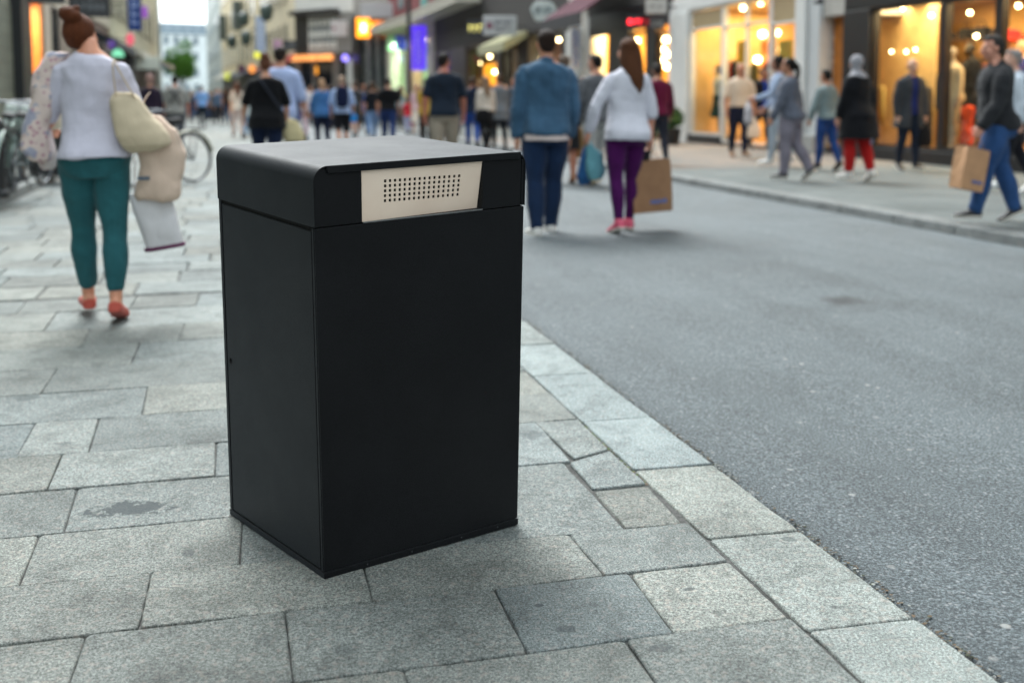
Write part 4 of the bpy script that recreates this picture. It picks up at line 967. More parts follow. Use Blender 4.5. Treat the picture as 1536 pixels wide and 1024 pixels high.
w40 = person(18, 208, 1.66, -50, gz=zl, sex='m', legs=STAND, arms=((20, 10, 60), (20, 10, 60)), vox=.012, skin='#8a6450', hair=('short', '#15120f'), bottom=dict(len=1.97, color='#16171b'), top=dict(hem=-.03, sleeve=1.9, fit=.026, color='#131419', name='jacket'), label='person in black standing by the bicycles at the left shop', group=GP)
w41 = person(895, 250, 1.6, 5, sex='f', legs=STEP, arms=HANG, vox=.011, skin='#c59a86', hair=('long', '#3a2a22'), bottom=dict(len=1.95, color='#30323a'), top=dict(hem=-.02, sleeve=1.9, fit=.02, color='#b8b4ac', name='jacket'), label='woman in light jacket hidden behind the black-haired man in grey', group=GP) if False else None
# farther back: smaller figures, each its own person
rf = random.Random(12)
FAR = [(448, 184, 'm', '#8a8f96', 'short', 'dove grey'), (476, 182, 'f', '#c9b0b4', 'bob', 'powder pink'), (491, 188, 'm', '#26304a', 'short', 'ink blue'), (507, 184, 'f', '#ddd8d2', 'long', 'ivory'), (524, 188, 'f', '#7a4a44', 'long', 'rust'), (538, 186, 'm', '#b9c4cc', 'short', 'ice grey'), (566, 190, 'f', '#5a6a58', 'bob', 'sage'), (576, 186, 'm', '#1c1d22', 'short', 'coal black'), (591, 186, 'f', '#b87a6a', 'long', 'terracotta'), (663, 190, 'f', '#d0c8b8', 'bob', 'oatmeal'), (697, 192, 'm', '#4a5a72', 'short', 'denim blue'), (720, 192, 'm', '#6a6e72', 'short', 'mid grey'), (740, 190, 'f', '#8a4050', 'long', 'raspberry'), (253, 190, 'm', '#c8b8a4', 'short', 'stone'), (419, 186, 'f', '#3a3f4c', 'long', 'storm grey'), (463, 180, 'm', '#93a0b8', 'short', 'pale slate'),
       (236, 186, 'm', '#5a5f6a', 'short', 'grey blue'), (247, 180, 'f', '#7d3f4a', 'long', 'wine red'), (288, 184, 'f', '#28324a', 'long', 'navy'), (297, 176, 'm', '#c2c6cc', 'short', 'white'), (313, 178, 'f', '#b0584a', 'bob', 'brick red'),
       (330, 176, 'm', '#3d4650', 'short', 'slate'), (350, 181, 'm', '#6e4a78', 'short', 'violet'), (365, 178, 'f', '#c9b7a0', 'long', 'sand'), (280, 172, 'm', '#20242c', 'short', 'black'), (271, 178, 'f', '#8a76a4', 'bob', 'lilac'),
       (322, 171, 'f', '#d2d0d2', 'long', 'off white'), (338, 172, 'm', '#59708e', 'short', 'steel blue'), (385, 184, 'f', '#7a6a50', 'bob', 'olive brown'), (467, 190, 'm', '#b7a9ac', 'short', 'rose grey'), (498, 196, 'f', '#4a3f3c', 'long', 'dark brown'),
       (546, 196, 'm', '#4c525a', 'short', 'gunmetal'), (600, 194, 'f', '#8aa0a8', 'long', 'duck egg'), (653, 200, 'm', '#6a5a54', 'short', 'taupe'), (688, 205, 'f', '#1a1b22', 'bob', 'jet black'), (770, 212, 'm', '#39424e', 'short', 'dusky blue'), (757, 196, 'f', '#a08a70', 'long', 'camel')]
for i, (px, fy, sx, col, hs_, cn) in enumerate(FAR):
    kind_ = 'man' if sx == 'm' else 'woman'
    person(px, fy, rf.uniform(1.7, 1.8) if sx == 'm' else rf.uniform(1.6, 1.7), rf.uniform(-12, 12) if rf.random() < .7 else 180, sex=sx, legs=rf.choice((WALK, WALK2, STEP, STEP2)), arms=HANG, vox=.017, skin=rf.choice(('#c2927a', '#a87760', '#c99a84')),
           hair=(hs_, rf.choice(('#2a201c', '#4c3628', '#171310', '#7a5a40', '#a08470'))), bottom=dict(len=1.95, color=rf.choice(('#1b2233', '#27344d', '#2a2a2e', '#5a5550', '#3a4a6a'))),
           top=dict(hem=-.02, sleeve=rf.choice((.8, 1.9)), fit=.024, color=col, name='shirt'), label='distant %s in %s top among the crowd down the street' % (kind_, cn), group='people far down the street')
MORE = ['aqua', 'amber', 'ash grey', 'burgundy', 'butter yellow', 'chalk white', 'charcoal', 'cobalt', 'cocoa', 'copper', 'cornflower', 'ecru', 'forest green', 'graphite', 'heather', 'indigo', 'khaki', 'lavender', 'magenta', 'mauve', 'midnight blue', 'mint', 'moss', 'peach', 'pearl grey', 'plum', 'salmon', 'smoky blue', 'tan', 'umber']
MCOL = ['#6fa8b0', '#b8843a', '#8d9092', '#5a1f2e', '#d0bc70', '#d4d4d2', '#303236', '#28489a', '#5a4032', '#9a5a38', '#6a86c0', '#c8bca6', '#2c4a34', '#3c3e42', '#8a7c96', '#2a2c5a', '#8a8058', '#a89cc4', '#a03a78', '#94708a', '#141a34', '#a4c8b4', '#5c6238', '#d8a890', '#b8babc', '#4a2844', '#cc8472', '#5a6c84', '#b09470', '#4c3a2c']
for i, (cn, col) in enumerate(zip(MORE, MCOL)):
    px = (440 + 345 * ((i * .618) % 1)) if i < 20 else (215 + 165 * ((i * .618) % 1)); fy = rf.uniform(184, 204) if i < 20 else rf.uniform(174, 190); sx = rf.choice('mf'); kind_ = 'man' if sx == 'm' else 'woman'
    person(px, fy, rf.uniform(1.68, 1.82) if sx == 'm' else rf.uniform(1.58, 1.7), rf.uniform(-15, 15) if rf.random() < .65 else rf.uniform(165, 195), sex=sx, legs=rf.choice((WALK, WALK2, STEP, STEP2)), arms=HANG, vox=.017, skin=rf.choice(('#c2927a', '#a87760', '#c99a84')),
           hair=(rf.choice(('short', 'bob', 'long')) if sx == 'f' else 'short', rf.choice(('#2a201c', '#4c3628', '#171310', '#7a5a40'))), bottom=dict(len=1.95, color=rf.choice(('#1b2233', '#27344d', '#2a2a2e', '#5a5550', '#3a4a6a'))),
           top=dict(hem=-.02, sleeve=rf.choice((.8, 1.9)), fit=.024, color=col, name='shirt'), label='%s in %s top in the thick of the far crowd' % (kind_, cn), group='people far down the street')
# the crowd beyond reads as one mass
cm = NT('crowd'); a = cm.add('ShaderNodeAttribute', attribute_name='tint'); cm.base(a.outputs['Color']); cm.b.inputs['Roughness'].default_value = .9
V = []; Fc = []; tn = []
cp = [lin(x) for x in ('#3a4152', '#1d1f26', '#b9b6b4', '#7a5a5e', '#54677e', '#8a7f72', '#c9c4c0', '#5a4a66', '#2c3a56', '#93504e', '#9aa6b4')]
def addp(pc, col):
    v, f = pc; o = len(V); V.extend(tuple(p) for p in v); Fc.extend(tuple(i + o for i in q) for q in f); tn.extend([(*col, 1)] * len(f))
for _ in range(230):
    u_ = rf.uniform(62, 150); v_ = rf.uniform(-5, 7) - (u_ - 60) * .035; p = np.array(S(u_, v_)); h = rf.uniform(1.55, 1.82); c1, c2 = rf.choice(cp), rf.choice(cp[:5]); st = rf.uniform(.05, .16)
    for s in (-1, 1): addp(chain([p + (s * .09, s * st, .05), p + (s * .09, 0, h * .5)], [.06, .09], 7), c2); addp(chain([p + (s * .24, s * .05, h * .45), p + (s * .2, 0, h * .8)], [.04, .055], 6), c1)
    addp(chain([p + (0, 0, h * .45), p + (0, 0, h * .62), p + (0, 0, h * .78), p + (0, 0, h * .84)], [(.13, .18), (.12, .16), (.13, .2), (.06, .08)], 9), c1)
    addp(ellipsoid(p + (0, 0, h * .93), (.085, .1, .125), 9, 7), rf.choice([lin('#3a2a20'), lin('#1c1613'), lin('#b98468'), lin('#7a5a40')]))
me = bpy.data.meshes.new('distant_crowd'); me.from_pydata(V, [], Fc); me.update()
at_ = me.attributes.new('tint', 'FLOAT_COLOR', 'FACE'); at_.data.foreach_set('color', np.array(tn, 'f').ravel())
tag(link('distant_crowd', me, cm.m, smooth=True), 'dense crowd of tiny figures filling the far end of the street', 'crowd', kind='stuff')
# ------------------------------------------------------------------ buildings: each one a thing; local x runs along its front, y into the building, z up
class Front:
    def __init__(s, name, P0, P1, label, H=13, depth=9, cat='building', group='shops and houses along the street', z0=0.0):
        s.P0 = Vector((P0[0], P0[1], 0)); d = Vector((P1[0], P1[1], 0)) - s.P0; s.L = d.length; s.ex = d / s.L; s.ey = Vector((-s.ex.y, s.ex.x, 0))
        s.root = empty(name, (P0[0], P0[1], 0), math.atan2(d.y, d.x)); tag(s.root, label, cat, group); s.H = H; s.depth = depth; s.z0 = z0
    def x(s, px, y=0.0):
        r = ray(px, YH); o = s.P0 + s.ey * y
        # |t*r - o| along ey = 0
        t = o.dot(s.ey) / Vector((r.x, r.y, 0)).dot(s.ey); return (Vector((r.x, r.y, 0)) * t - o).dot(s.ex)
    def z(s, px, py, y=0.0):
        r = ray(px, py); h = Vector((r.x, r.y, 0)); o = s.P0 + s.ey * y; t = o.dot(s.ey) / h.dot(s.ey); return HC + r.z * t
    def w(s, x, y, z): return s.P0 + s.ex * x + s.ey * y + Vector((0, 0, z))
    def box(s, name, x0, x1, y0, y1, z0, z1, mat, parent=None, bevel=0): return MB().box(x0, x1, y0, y1, z0, z1).build(name, mat, parent or s.root, bevel=bevel)
    def pbox(s, name, px0, px1, py0, py1, y0, y1, mat, parent=None, bevel=0, ref=None):
        """box given by photo pixels on this front"""
        m = ref if ref is not None else (px0 + px1) / 2
        return s.box(name, s.x(px0, y0), s.x(px1, y0), y0, y1, s.z(m, py1, y0), s.z(m, py0, y0), mat, parent, bevel)
    def window(s, x0, x1, z0, z1, frame, gl, fr=.06, deep=.12, mull=0, parent=None, trans=None):
        f = MB(); y0, y1 = -.01, deep
        f.box(x0, x0 + fr, y0, y1, z0, z1).box(x1 - fr, x1, y0, y1, z0, z1).box(x0 + fr + .001, x1 - fr - .001, y0, y1, z0, z0 + fr).box(x0 + fr + .001, x1 - fr - .001, y0, y1, z1 - fr, z1)
        for i in range(mull): xm = x0 + (x1 - x0) * (i + 1) / (mull + 1); f.box(xm - fr * .4, xm + fr * .4, y0 + .01, y1 - .01, z0 + fr + .001, z1 - fr - .001)
        if trans: f.box(x0 + fr + .002, x1 - fr - .002, y0 + .004, y1 - .006, trans - fr / 2, trans + fr / 2)
        w_ = f.build('window', frame, parent or s.root); MB().box(x0 + fr, x1 - fr, deep * .5 - .004, deep * .5 + .004, z0 + fr, z1 - fr).build('pane', gl, w_); return w_
    def room(s, x0, x1, z0, z1, y1, wall, floor, ceil, y0=.2):
        m = MB(); t_ = .05
        m.box(x0, x1, y1, y1 + t_, z0, z1).box(x0 - t_, x0, y0, y1 + t_, z0, z1).box(x1, x1 + t_, y0, y1 + t_, z0, z1); r_ = m.build('shop_interior', wall, s.root)
        MB().box(x0, x1, y0, y1, z0 - .06, z0 - .005).build('shop_floor', floor, r_); MB().box(x0, x1, y0, y1, z1 + .005, z1 + .06).build('shop_ceiling', ceil, r_); return r_
    def lamp_bulb(s, x, y, z, r, mat, parent=None):
        return MB().ell((x, y, z), (r * .75, r * .75, r * .7), 12, 8).build('lamp_or_spot', mat, parent or s.root, smooth=True)
    def light(s, x, y, z, power, size, col=(1, .72, .38), sy=None, name='shop light'):
        l = bpy.data.lights.new('shop_light', 'AREA'); l.energy = power; l.shape = 'RECTANGLE'; l.size = size; l.size_y = sy or size; l.color = col
        o = bpy.data.objects.new('shop_light', l); C.objects.link(o); p = s.w(x, y, z); o.location = p; o.rotation_euler = (0, 0, s.root.rotation_euler.z); return o
    def uppers(s, z0, wall, rows, frame=None, gl=None, w_=1.1, h_=1.7, gap=2.2, start=1.0, fh=3.3, sill=True, first=1.0):
        """storeys of windows above z0"""
        gl = gl or darkglass; frame = frame or plain('#d9d5cc', .5)
        n = int((s.L - start) / gap); 
        for r_ in range(rows):
            for i in range(n):
                x0 = start + i * gap; zz = z0 + first + r_ * fh
                f = MB().box(x0 - .09, x0 + w_ + .09, -.05, .04, zz - .1, zz + h_ + .1).build('window', frame, s.root)
                MB().box(x0, x0 + w_ * .485, -.058, -.052, zz, zz + h_).box(x0 + w_ * .515, x0 + w_, -.058, -.052, zz, zz + h_).build('pane', gl, f)
                if sill: MB().box(x0 - .16, x0 + w_ + .16, -.17, -.051, zz - .19, zz - .102).build('sill', frame, f)
darkglass = plain('#20262c', .08, var=.3, scale=1.5)
clear = glass('#f4f7f5')
def V3(u, v): return S(u, v)
def fu(px, v):
    r = ray(px, YH); a, b = uv(Vector((r.x, r.y, 0))); return v / b * a
VF = 11.3
black = plain('#15171a', .35, var=.2); whitep = plain('#c9cac8', .55, var=.06, scale=2); wood = plain('#b06a22', .45, var=.3, scale=4)
warmwall = plain('#d2a463', .8, var=.15, scale=1.2); warmfloor = plain('#b0895a', .4, var=.2); ceilw = plain('#d8c29a', .8)
bulb = glow('#ffdf9e', 11.0)
WARM = (1, .71, .38)

# black clothing shop on the right
K = Front('clothing_shop', S(fu(1267, VF), VF), S(-22, VF), 'black-framed clothing shop with tall warm lit display windows at the right edge', H=14)
X_ = K.x; kz0 = K.z(1340, 223); kzt = K.z(1340, 9)
K.box('wall', 0, K.L, 0, K.depth, kzt + .5, K.H, stone('#8d8a84', 1.0, True))
K.box('fascia', 0, K.L, -.06, .25, kzt + .01, kzt + .5, black, bevel=.01)
K.box('pillar', 0, X_(1306), -.08, .125, 0, kzt, black, bevel=.012)
KL = X_(1700); K.box('wall', KL, K.L, 0, 6, 0, kzt, stone('#8d8a84', 1.0, True)); K.box('plinth', X_(1306) + .002, KL - .01, -.03, .3, 0, kz0, black, bevel=.01)
cuts = [X_(1306), X_(1411), X_(1494), X_(1600), KL - .01]
for i in range(4): K.window(cuts[i] + .004, cuts[i + 1] - .004, kz0 + .002, kzt, black, clear, fr=.075 if i else .05)
rm = K.room(-1.6, KL - .1, kz0 - .02, kzt + .15, 2.3, warmwall, warmfloor, ceilw, y0=.13)
K.box('partition', -1.55, X_(1404, 1.3), 1.25, 1.3, kz0, kzt + .1, plain('#d8ba82', .8, var=.12), rm)
for (px, py, y) in ((1350, 13, .9), (1393, 24, .6), (1450, 20, .9), (1461, 55, .7), (1522, 10, .8), (1335, 78, 1.1), (1357, 78, 1.1), (1371, 75, 1.1), (1410, 8, 1.6)):
    K.lamp_bulb(K.x(px, y), y, K.z(px, py, y), .05 if py < 60 else .035, bulb, rm)  # the small low globes are added as glowing stand-ins for lamp reflections in the glass
for xx in (-.4, 1.3, 3.0, 4.6, 6.4): K.light(xx, .75, kzt + .1, 40, 1.2, WARM)
sh1 = K.box('shelf', K.x(1420, 1.6), K.x(1560, 1.6), 1.5, 1.9, K.z(1470, 61, 1.6), K.z(1470, 58, 1.6), plain('#4a3320', .5), rm)
# wood door and niche
Nn = Front('doorway_bay', S(fu(1230, VF), VF), S(fu(1267, VF) + .003, VF), 'narrow bay with an orange wooden door between white pillar and black shop', H=13)
nzt = Nn.z(1248, 24)
Nn.box('wall', 0, Nn.L, .02, Nn.depth, nzt, Nn.H, stone('#a9a6a0', 1))
Nn.box('door_panel', .02, Nn.L - .02, .25, .33, .02, nzt - .003, wood, bevel=.01)
Nn.box('threshold', 0, Nn.L, .02, .6, 0, .10, plain('#6d6a66', .7))
for py in (58, 80, 93): Nn.lamp_bulb(Nn.x(1247, .24), .235, Nn.z(1247, py, .24), .04, plain('#d8d4c8', .5))  # white marks on the door, unlit and not lamps
lm = MB(); xm = Nn.x(1245); zm = Nn.z(1245, 4); lm.tube([(xm, .02, zm + .1), (xm, -.25, zm + .12), (xm, -.3, zm)], .018, 8).lathe([(.02, .06), (.09, .02), (.11, -.04)], 14, (xm, -.3, zm)); lm.build('wall_lamp', black, Nn.root, smooth=True)
# white fashion shop
Wb = Front('fashion_shop', S(fu(1007, VF), VF), S(fu(1230, VF) + .003, VF), 'white-pillared fashion shop with three glowing yellow window bays', H=14)
X_ = Wb.x; wzt = Wb.z(1110, 2); wz0 = Wb.z(1058, 203)
ztl = lambda px, py: Wb.z(px, py)
Wb.box('wall', 0, Wb.L, 0.03, Wb.depth, wzt + .3, Wb.H, stone('#b9b7b2', 1.0)); Wb.box('cornice', 0, Wb.L, -.06, .4, wzt, wzt + .3, whitep, bevel=.02)
Wb.box('pillar', 0, X_(1034), -.10, .6, 0, wzt, whitep, bevel=.02)
Wb.box('pillar', X_(1197), X_(1212), -.12, .5, 0, wzt, whitep, bevel=.02); Wb.box('pillar', X_(1214), X_(1230), -.06, .6, 0, wzt, plain('#b4b8ba', .5, var=.05), bevel=.02)
for a, b in ((1197, 1213), (1214, 1231)): Wb.box('pillar_base', X_(a) - .03, X_(b), -.16, .6, 0, .45, plain('#8f908e', .7), bevel=.02)
for a, b in ((1034, 1082),): Wb.box('plinth', X_(a), X_(b), -.05, .35, 0, wz0, black, bevel=.01)
Wb.box('plinth', X_(1153), X_(1197), -.05, .35, 0, wz0, black, bevel=.01)
trz = Wb.z(1110, 38)
grey_panel = plain('#a08c6a', .5, var=.05)
b1 = Wb.window(X_(1035), X_(1082), wz0 + .002, wzt - .002, whitep, clear, fr=.05, trans=Wb.z(1058, 42))
b2 = Wb.window(X_(1083), X_(1153), .14, wzt - .002, whitep, clear, fr=.04, mull=1, trans=trz)
b3 = Wb.window(X_(1154), X_(1196), wz0 + .002, wzt - .002, whitep, clear, fr=.05, trans=Wb.z(1176, 34))
Wb.box('transom_panel', X_(1037), X_(1080), .02, .045, Wb.z(1058, 40), wzt - .08, grey_panel); Wb.box('transom_panel', X_(1157), X_(1194), .02, .045, Wb.z(1176, 32), wzt - .08, grey_panel)
rm = Wb.room(X_(1036), X_(1196), .12, wzt, 3.6, plain('#d6b070', .8, var=.3, scale=.9), warmfloor, ceilw, y0=.14)
Wb.box('partition', X_(1036) + .02, X_(1072, 1.1), 1.1, 1.15, .13, wzt - .4, plain('#ecc79a', .8, var=.06), rm)
Wb.box('counter', X_(1160, .8), X_(1192, .8), .75, 1.05, .13, 1.1, plain('#e2b25a', .5), rm, bevel=.02)
for (a, b, c_) in ((1104, 1120, '#b8a030'), (1166, 1186, '#8a8430'), (1140, 1152, '#b87034')): Wb.box('display_panel', X_(a, .9), X_(b, .9), .9, .93, Wb.z(a, 150, .9), Wb.z(a, 62, .9), plain(c_, .7, var=.3), rm)
for (px, py, y, r_) in ((1112, 13, 1.0, .09), (1138, 6, 1.2, .08), (1142, 52, 2.2, .13), (1163, 50, 2.0, .11), (1180, 72, 2.6, .12), (1062, 22, .9, .06), (1135, 90, 3.0, .13), (1170, 75, 3.0, .1)): Wb.lamp_bulb(Wb.x(px, min(y, (px - 1040) / 130)), min(y, (px - 1040) / 130), Wb.z(px, py, min(y, (px - 1040) / 130)), r_ * .9, bulb, rm)
for xx in (.9, 2.6, 4.2): Wb.light(Wb.L * .22 + xx * .8, 1.4, wzt - .05, 50, 1.6, WARM)
# black shop with maroon awning
Ab = Front('boutique', S(fu(880, VF), VF), S(fu(1007, VF) + .003, VF), 'black shopfront with a maroon awning and red lit sign', H=12)
X_ = Ab.x; azt = Ab.z(945, 12)
Ab.box('wall', 0, Ab.L, .03, Ab.depth, azt, Ab.H, stone('#3b3836', 1.0))
Ab.box('pillar', 0, X_(886), -.05, .5, 0, azt, whitep); Ab.box('pillar', X_(914), X_(944), -.05, .12, 0, azt, black); Ab.box('pillar', X_(970), X_(985), -.05, .12, 0, azt, black); Ab.box('fascia', X_(886), Ab.L, -.07, .02, Ab.z(950, 46), azt, black)
Ab.window(X_(886), X_(914), .3, azt, plain('#8e8a80', .5), clear, fr=.08); Ab.window(X_(945), X_(970), .25, Ab.z(957, 47), black, clear, fr=.08); Ab.window(X_(985), Ab.L - .01, .25, Ab.z(996, 47), black, clear, fr=.08)
rm = Ab.room(.05, Ab.L - .08, .1, azt, 2.6, plain('#d8a850', .8, var=.3, scale=1.5), warmfloor, ceilw, y0=.14)
Ab.box('partition', X_(886), X_(914, .9), .9, .95, .12, azt, plain('#c9c2a4', .8), rm)
for (px, py, y) in ((998, 60, 1), (992, 90, 1.5), (1000, 100, 1.2), (994, 75, 2), (955, 62, 1.5), (1001, 82, .8)): Ab.lamp_bulb(Ab.x(px, y), y, Ab.z(px, py, y), .13, bulb, rm)
for xx in (X_(900), X_(957), X_(996)): Ab.light(xx, .8, azt - .05, 120, 1.2, WARM)
aw = MB(); xa, xb = X_(879), X_(946); zt_, zb_ = Ab.z(912, 2) + .5, Ab.z(896, 32)
aw.hexa([(xa, -1.5, zb_), (xa, -.08, zt_ - .05), (xb, -.08, zt_ - .05), (xb, -1.5, zb_), (xa, -1.52, zb_ + .05), (xa, -.08, zt_), (xb, -.08, zt_), (xb, -1.52, zb_ + .05)])
awn = aw.build('awning', fabric('#451628'), Ab.root); MB().box(xa, xb, -1.56, -1.53, zb_ - .35, zb_ + .04).build('valance', fabric('#1b1a1e'), awn)
# pale column bay
Cb = Front('column_bay', S(fu(852, VF), VF), S(fu(880, VF) + .003, VF), 'slim pale stone bay between the two dark shopfronts', H=13)
Cb.box('wall', 0, Cb.L, .0, Cb.depth, 3.5, Cb.H, stone('#b5b2aa', 1)); Cb.box('pillar', 0, Cb.L * .62, -.1, .6, 0, 3.497, whitep, bevel=.03); Cb.box('pillar', Cb.L * .66, Cb.L, -.02, .6, 0, 3.497, plain('#a9a79f', .6), bevel=.03)
# dark shop with hexagonal sign
Fb = Front('dark_shop', S(fu(652, VF), VF), S(fu(852, VF) + .003, VF), 'long dark shopfront with amber lights inside and a pale awning', H=12)
X_ = Fb.x; fzt = Fb.z(800, 46); 
Fb.box('wall', 0, Fb.L, .03, Fb.depth, fzt, Fb.H, stone('#2f2c2b', 1.0)); brn = plain('#241d19', .5)
for a, b in ((652, 660), (676, 700), (746, 752), (778, 792), (843, 852)): Fb.box('pillar', X_(a), X_(b), -.05, .5, 0, fzt, brn)
for a, b in ((660, 676), (700, 746), (752, 778), (792, 843)): Fb.window(X_(a) + .02, X_(b) - .02, .3, fzt - .05, brn, clear, fr=.1, mull=1)
rm = Fb.room(.05, Fb.L - .08, .1, fzt, 3, plain('#6b4a28', .8, var=.5, scale=.6), plain('#3a2c20', .5), plain('#3a2c20', .8), y0=.14)
Fb.box('display_panel', X_(726, 1.2), X_(744, 1.2), 1.2, 1.3, Fb.z(735, 128, 1.2), Fb.z(735, 96, 1.2), glow('#e08a1c', 1.3, .3), rm); Fb.box('display_panel', X_(828, 1.2), X_(849, 1.2), 1.2, 1.3, .6, Fb.z(838, 58, 1.2), plain('#b8651c', .7, var=.4, scale=2), rm)
Fb.box('display_panel', X_(718, 1.6), X_(760, 1.6), 1.6, 1.7, Fb.z(735, 140, 1.6), Fb.z(735, 118, 1.6), plain('#b88a2c', .7, var=.5, scale=3), rm)
rf2 = random.Random(4)
for (px, py, y) in ((735, 85, 1), (722, 95, 1.4), (742, 108, .9), (830, 45, 1), (838, 60, .8), (845, 52, 1), (812, 90, 1.5), (802, 95, 1.0), (668, 70, 1), (690, 75, 1.3)): Fb.lamp_bulb(Fb.x(px, y), y, Fb.z(px, py, y), rf2.uniform(.10, .18), bulb, rm)
for xx in (X_(838), X_(820), X_(730), X_(668)): Fb.light(xx, .9, fzt - .1, 90, 1.5, WARM)
aw = MB(); xa, xb = X_(751), X_(793); zb_, zt_ = Fb.z(772, 80), Fb.z(772, 58)
aw.hexa([(xa, -1.0, zb_), (xa, -.06, zt_ - .05), (xb, -.06, zt_ - .05), (xb, -1.0, zb_), (xa, -1.0, zb_ + .35), (xa, -.06, zt_ + .2), (xb, -.06, zt_ + .2), (xb, -1.0, zb_ + .35)]); aw.build('awning', fabric('#9a9878'), Fb.root)
# cream building with brick upper floor and the long grey awning
p0 = at_depth(583, YH, 75); p1 = S(fu(652, VF), VF)
Gb = Front('brick_building', p0, p1, 'building with dull red brick upper floor above a cream shop fascia', H=16)
X_ = Gb.x; gz1 = Gb.z(615, 60)
Gb.box('wall', 0, Gb.L, .03, Gb.depth, Gb.z(615, 34), Gb.H, stone('#7d3f42', 1.2, False, .25)); Gb.box('fascia', 0, Gb.L, -.05, .4, gz1, Gb.z(615, 34), plain('#b9b3a4', .6))
for a, b in ((583, 587), (609, 620), (644, 653)): Gb.box('pillar', X_(a), X_(b) - .02, -.1, .5, 0, gz1, plain('#aaa499', .6))
for a, b in ((587, 609), (620, 644)): Gb.window(X_(a) + .02, X_(b) - .04, .2, gz1, plain('#9a968c', .5), clear, fr=.12, mull=1)
rm = Gb.room(.1, Gb.L - .1, .1, gz1, 3, plain('#93a886', .8, var=.4, scale=.5), plain('#7a6a58', .5), ceilw); Gb.light(Gb.L * .3, 1, gz1 - .1, 500, 3, (.8, 1, .75)); Gb.light(Gb.L * .7, 1, gz1 - .1, 260, 3, WARM)
for a, b, c_ in ((632, 641, '#5fa7a4'), (598, 606, '#5b6a70')): Gb.pbox('window', a, b, -14, 13, -.03, .02, plain(c_, .2))
def canopy(fr, x0, x1, z0):
    cv = None
    for i, (c_, h0, h1, yo) in enumerate((('#c9c4b8', 0, .16, -1.30), ('#86827c', .162, .30, -1.24), ('#bdb8ac', .302, .46, -1.28), ('#6d6a66', .462, .56, -1.20))):
        b = MB().box(x0, x1, yo, -.07, z0 + h0, z0 + h1); o = b.build('canopy' if cv is None else 'canopy_band', plain(c_, .6), cv or fr.root); cv = cv or o
cz = Gb.z(600, 47); canopy(Gb, 0, Gb.L - .01, cz); canopy(Fb, 0, Fb.x(724), cz)
# black bar front with orange sign
p0 = at_depth(531, YH, 80); p1 = at_depth(583, YH, 75)
Hb = Front('black_bar', p0, p1, 'tall black bar front with grey posts under a pale hoarding', H=15)
X_ = Hb.x; hzt = Hb.z(555, 22)
Hb.box('wall', 0, Hb.L, .03, Hb.depth, hzt, Hb.H, stone('#9a9692', 1, False, .1)); 
for a, b in ((531, 541), (552, 558), (567, 571), (580, 583)): Hb.box('pillar', X_(a), X_(b), -.1, .4, 0, hzt, black if a in (531,) else plain('#5a5d60', .6))
for a, b in ((541, 552), (558, 567), (571, 580)): Hb.window(X_(a) + .02, X_(b) - .02, .2, hzt - .02, black, darkglass, fr=.1)
# white corner house with café
p0 = at_depth(444, YH, 84); p1 = at_depth(531, YH, 80)
Ib = Front('corner_cafe', p0, p1, 'white rendered corner house with a dark glazed café front', H=16)
X_ = Ib.x; izt = Ib.z(490, 20); izc = Ib.z(490, 80)
Ib.box('wall', 0, Ib.L, .03, Ib.depth, izt, Ib.H, stone('#dcdad5', .8, False, .06))
dk = plain('#2b2a2c', .4)
Ib.box('fascia', 0, Ib.L, -.1, .3, izc - .5, izc, plain('#4a474a', .5)); Ib.box('canopy', X_(446), X_(512), -.8, -.02, izt - .1, izt + .25, dk, bevel=.03)
Ib.box('upper_wall', 0, X_(464), .02, .4, izc + .01, izt - .11, dk); Ib.box('upper_wall', X_(506), X_(531), .02, .4, izc + .01, izt - .11, plain('#8d8a86', .6))
w_ = Ib.window(X_(464), X_(506), izc + .02, izt - .12, plain('#b5b5b2', .5), plain('#6d757a', .15, var=.4, scale=.6), fr=.14, mull=4, trans=(izc + izt) / 2)
lettering = plain('#c9c9c6', .5)
rs_ = random.Random(3)
for r_ in range(3):
    sg = MB(); x_ = X_(466)
    while x_ < X_(504): a = rs_.uniform(.25, .6); sg.box(x_, x_ + a * .75, -.03, -.015, izc + .35 + r_ * .85, izc + .85 + r_ * .85); x_ += a
    sg.build('window_lettering', plain('#d6d6d2', .5), w_)
for a, b in ((444, 452), (470, 474), (500, 510), (522, 531)): Ib.box('pillar', X_(a), X_(b), -.06, .4, 0, izc - .502, plain('#6a6460', .6) if a != 522 else whitep)
for a, b in ((452, 470), (474, 500), (510, 522)): Ib.window(X_(a) + .02, X_(b) - .02, .2, izc - .51, dk, plain('#1b2027', .08, var=.6, scale=.4), fr=.12)
Ib.box('strip_light', X_(444), X_(502), -.5, -.12, Ib.z(473, 91), Ib.z(473, 83), glow('#d98a4a', .9, .3)); Ib.box('display_panel', X_(472), X_(477), -.02, .01, Ib.z(474, 112), Ib.z(474, 100), glow('#d98a1c', .8))
Ib.window(X_(474), X_(494), Ib.z(484, -3), Ib.z(484, -40), plain('#d0cec8', .5), darkglass, fr=.1)
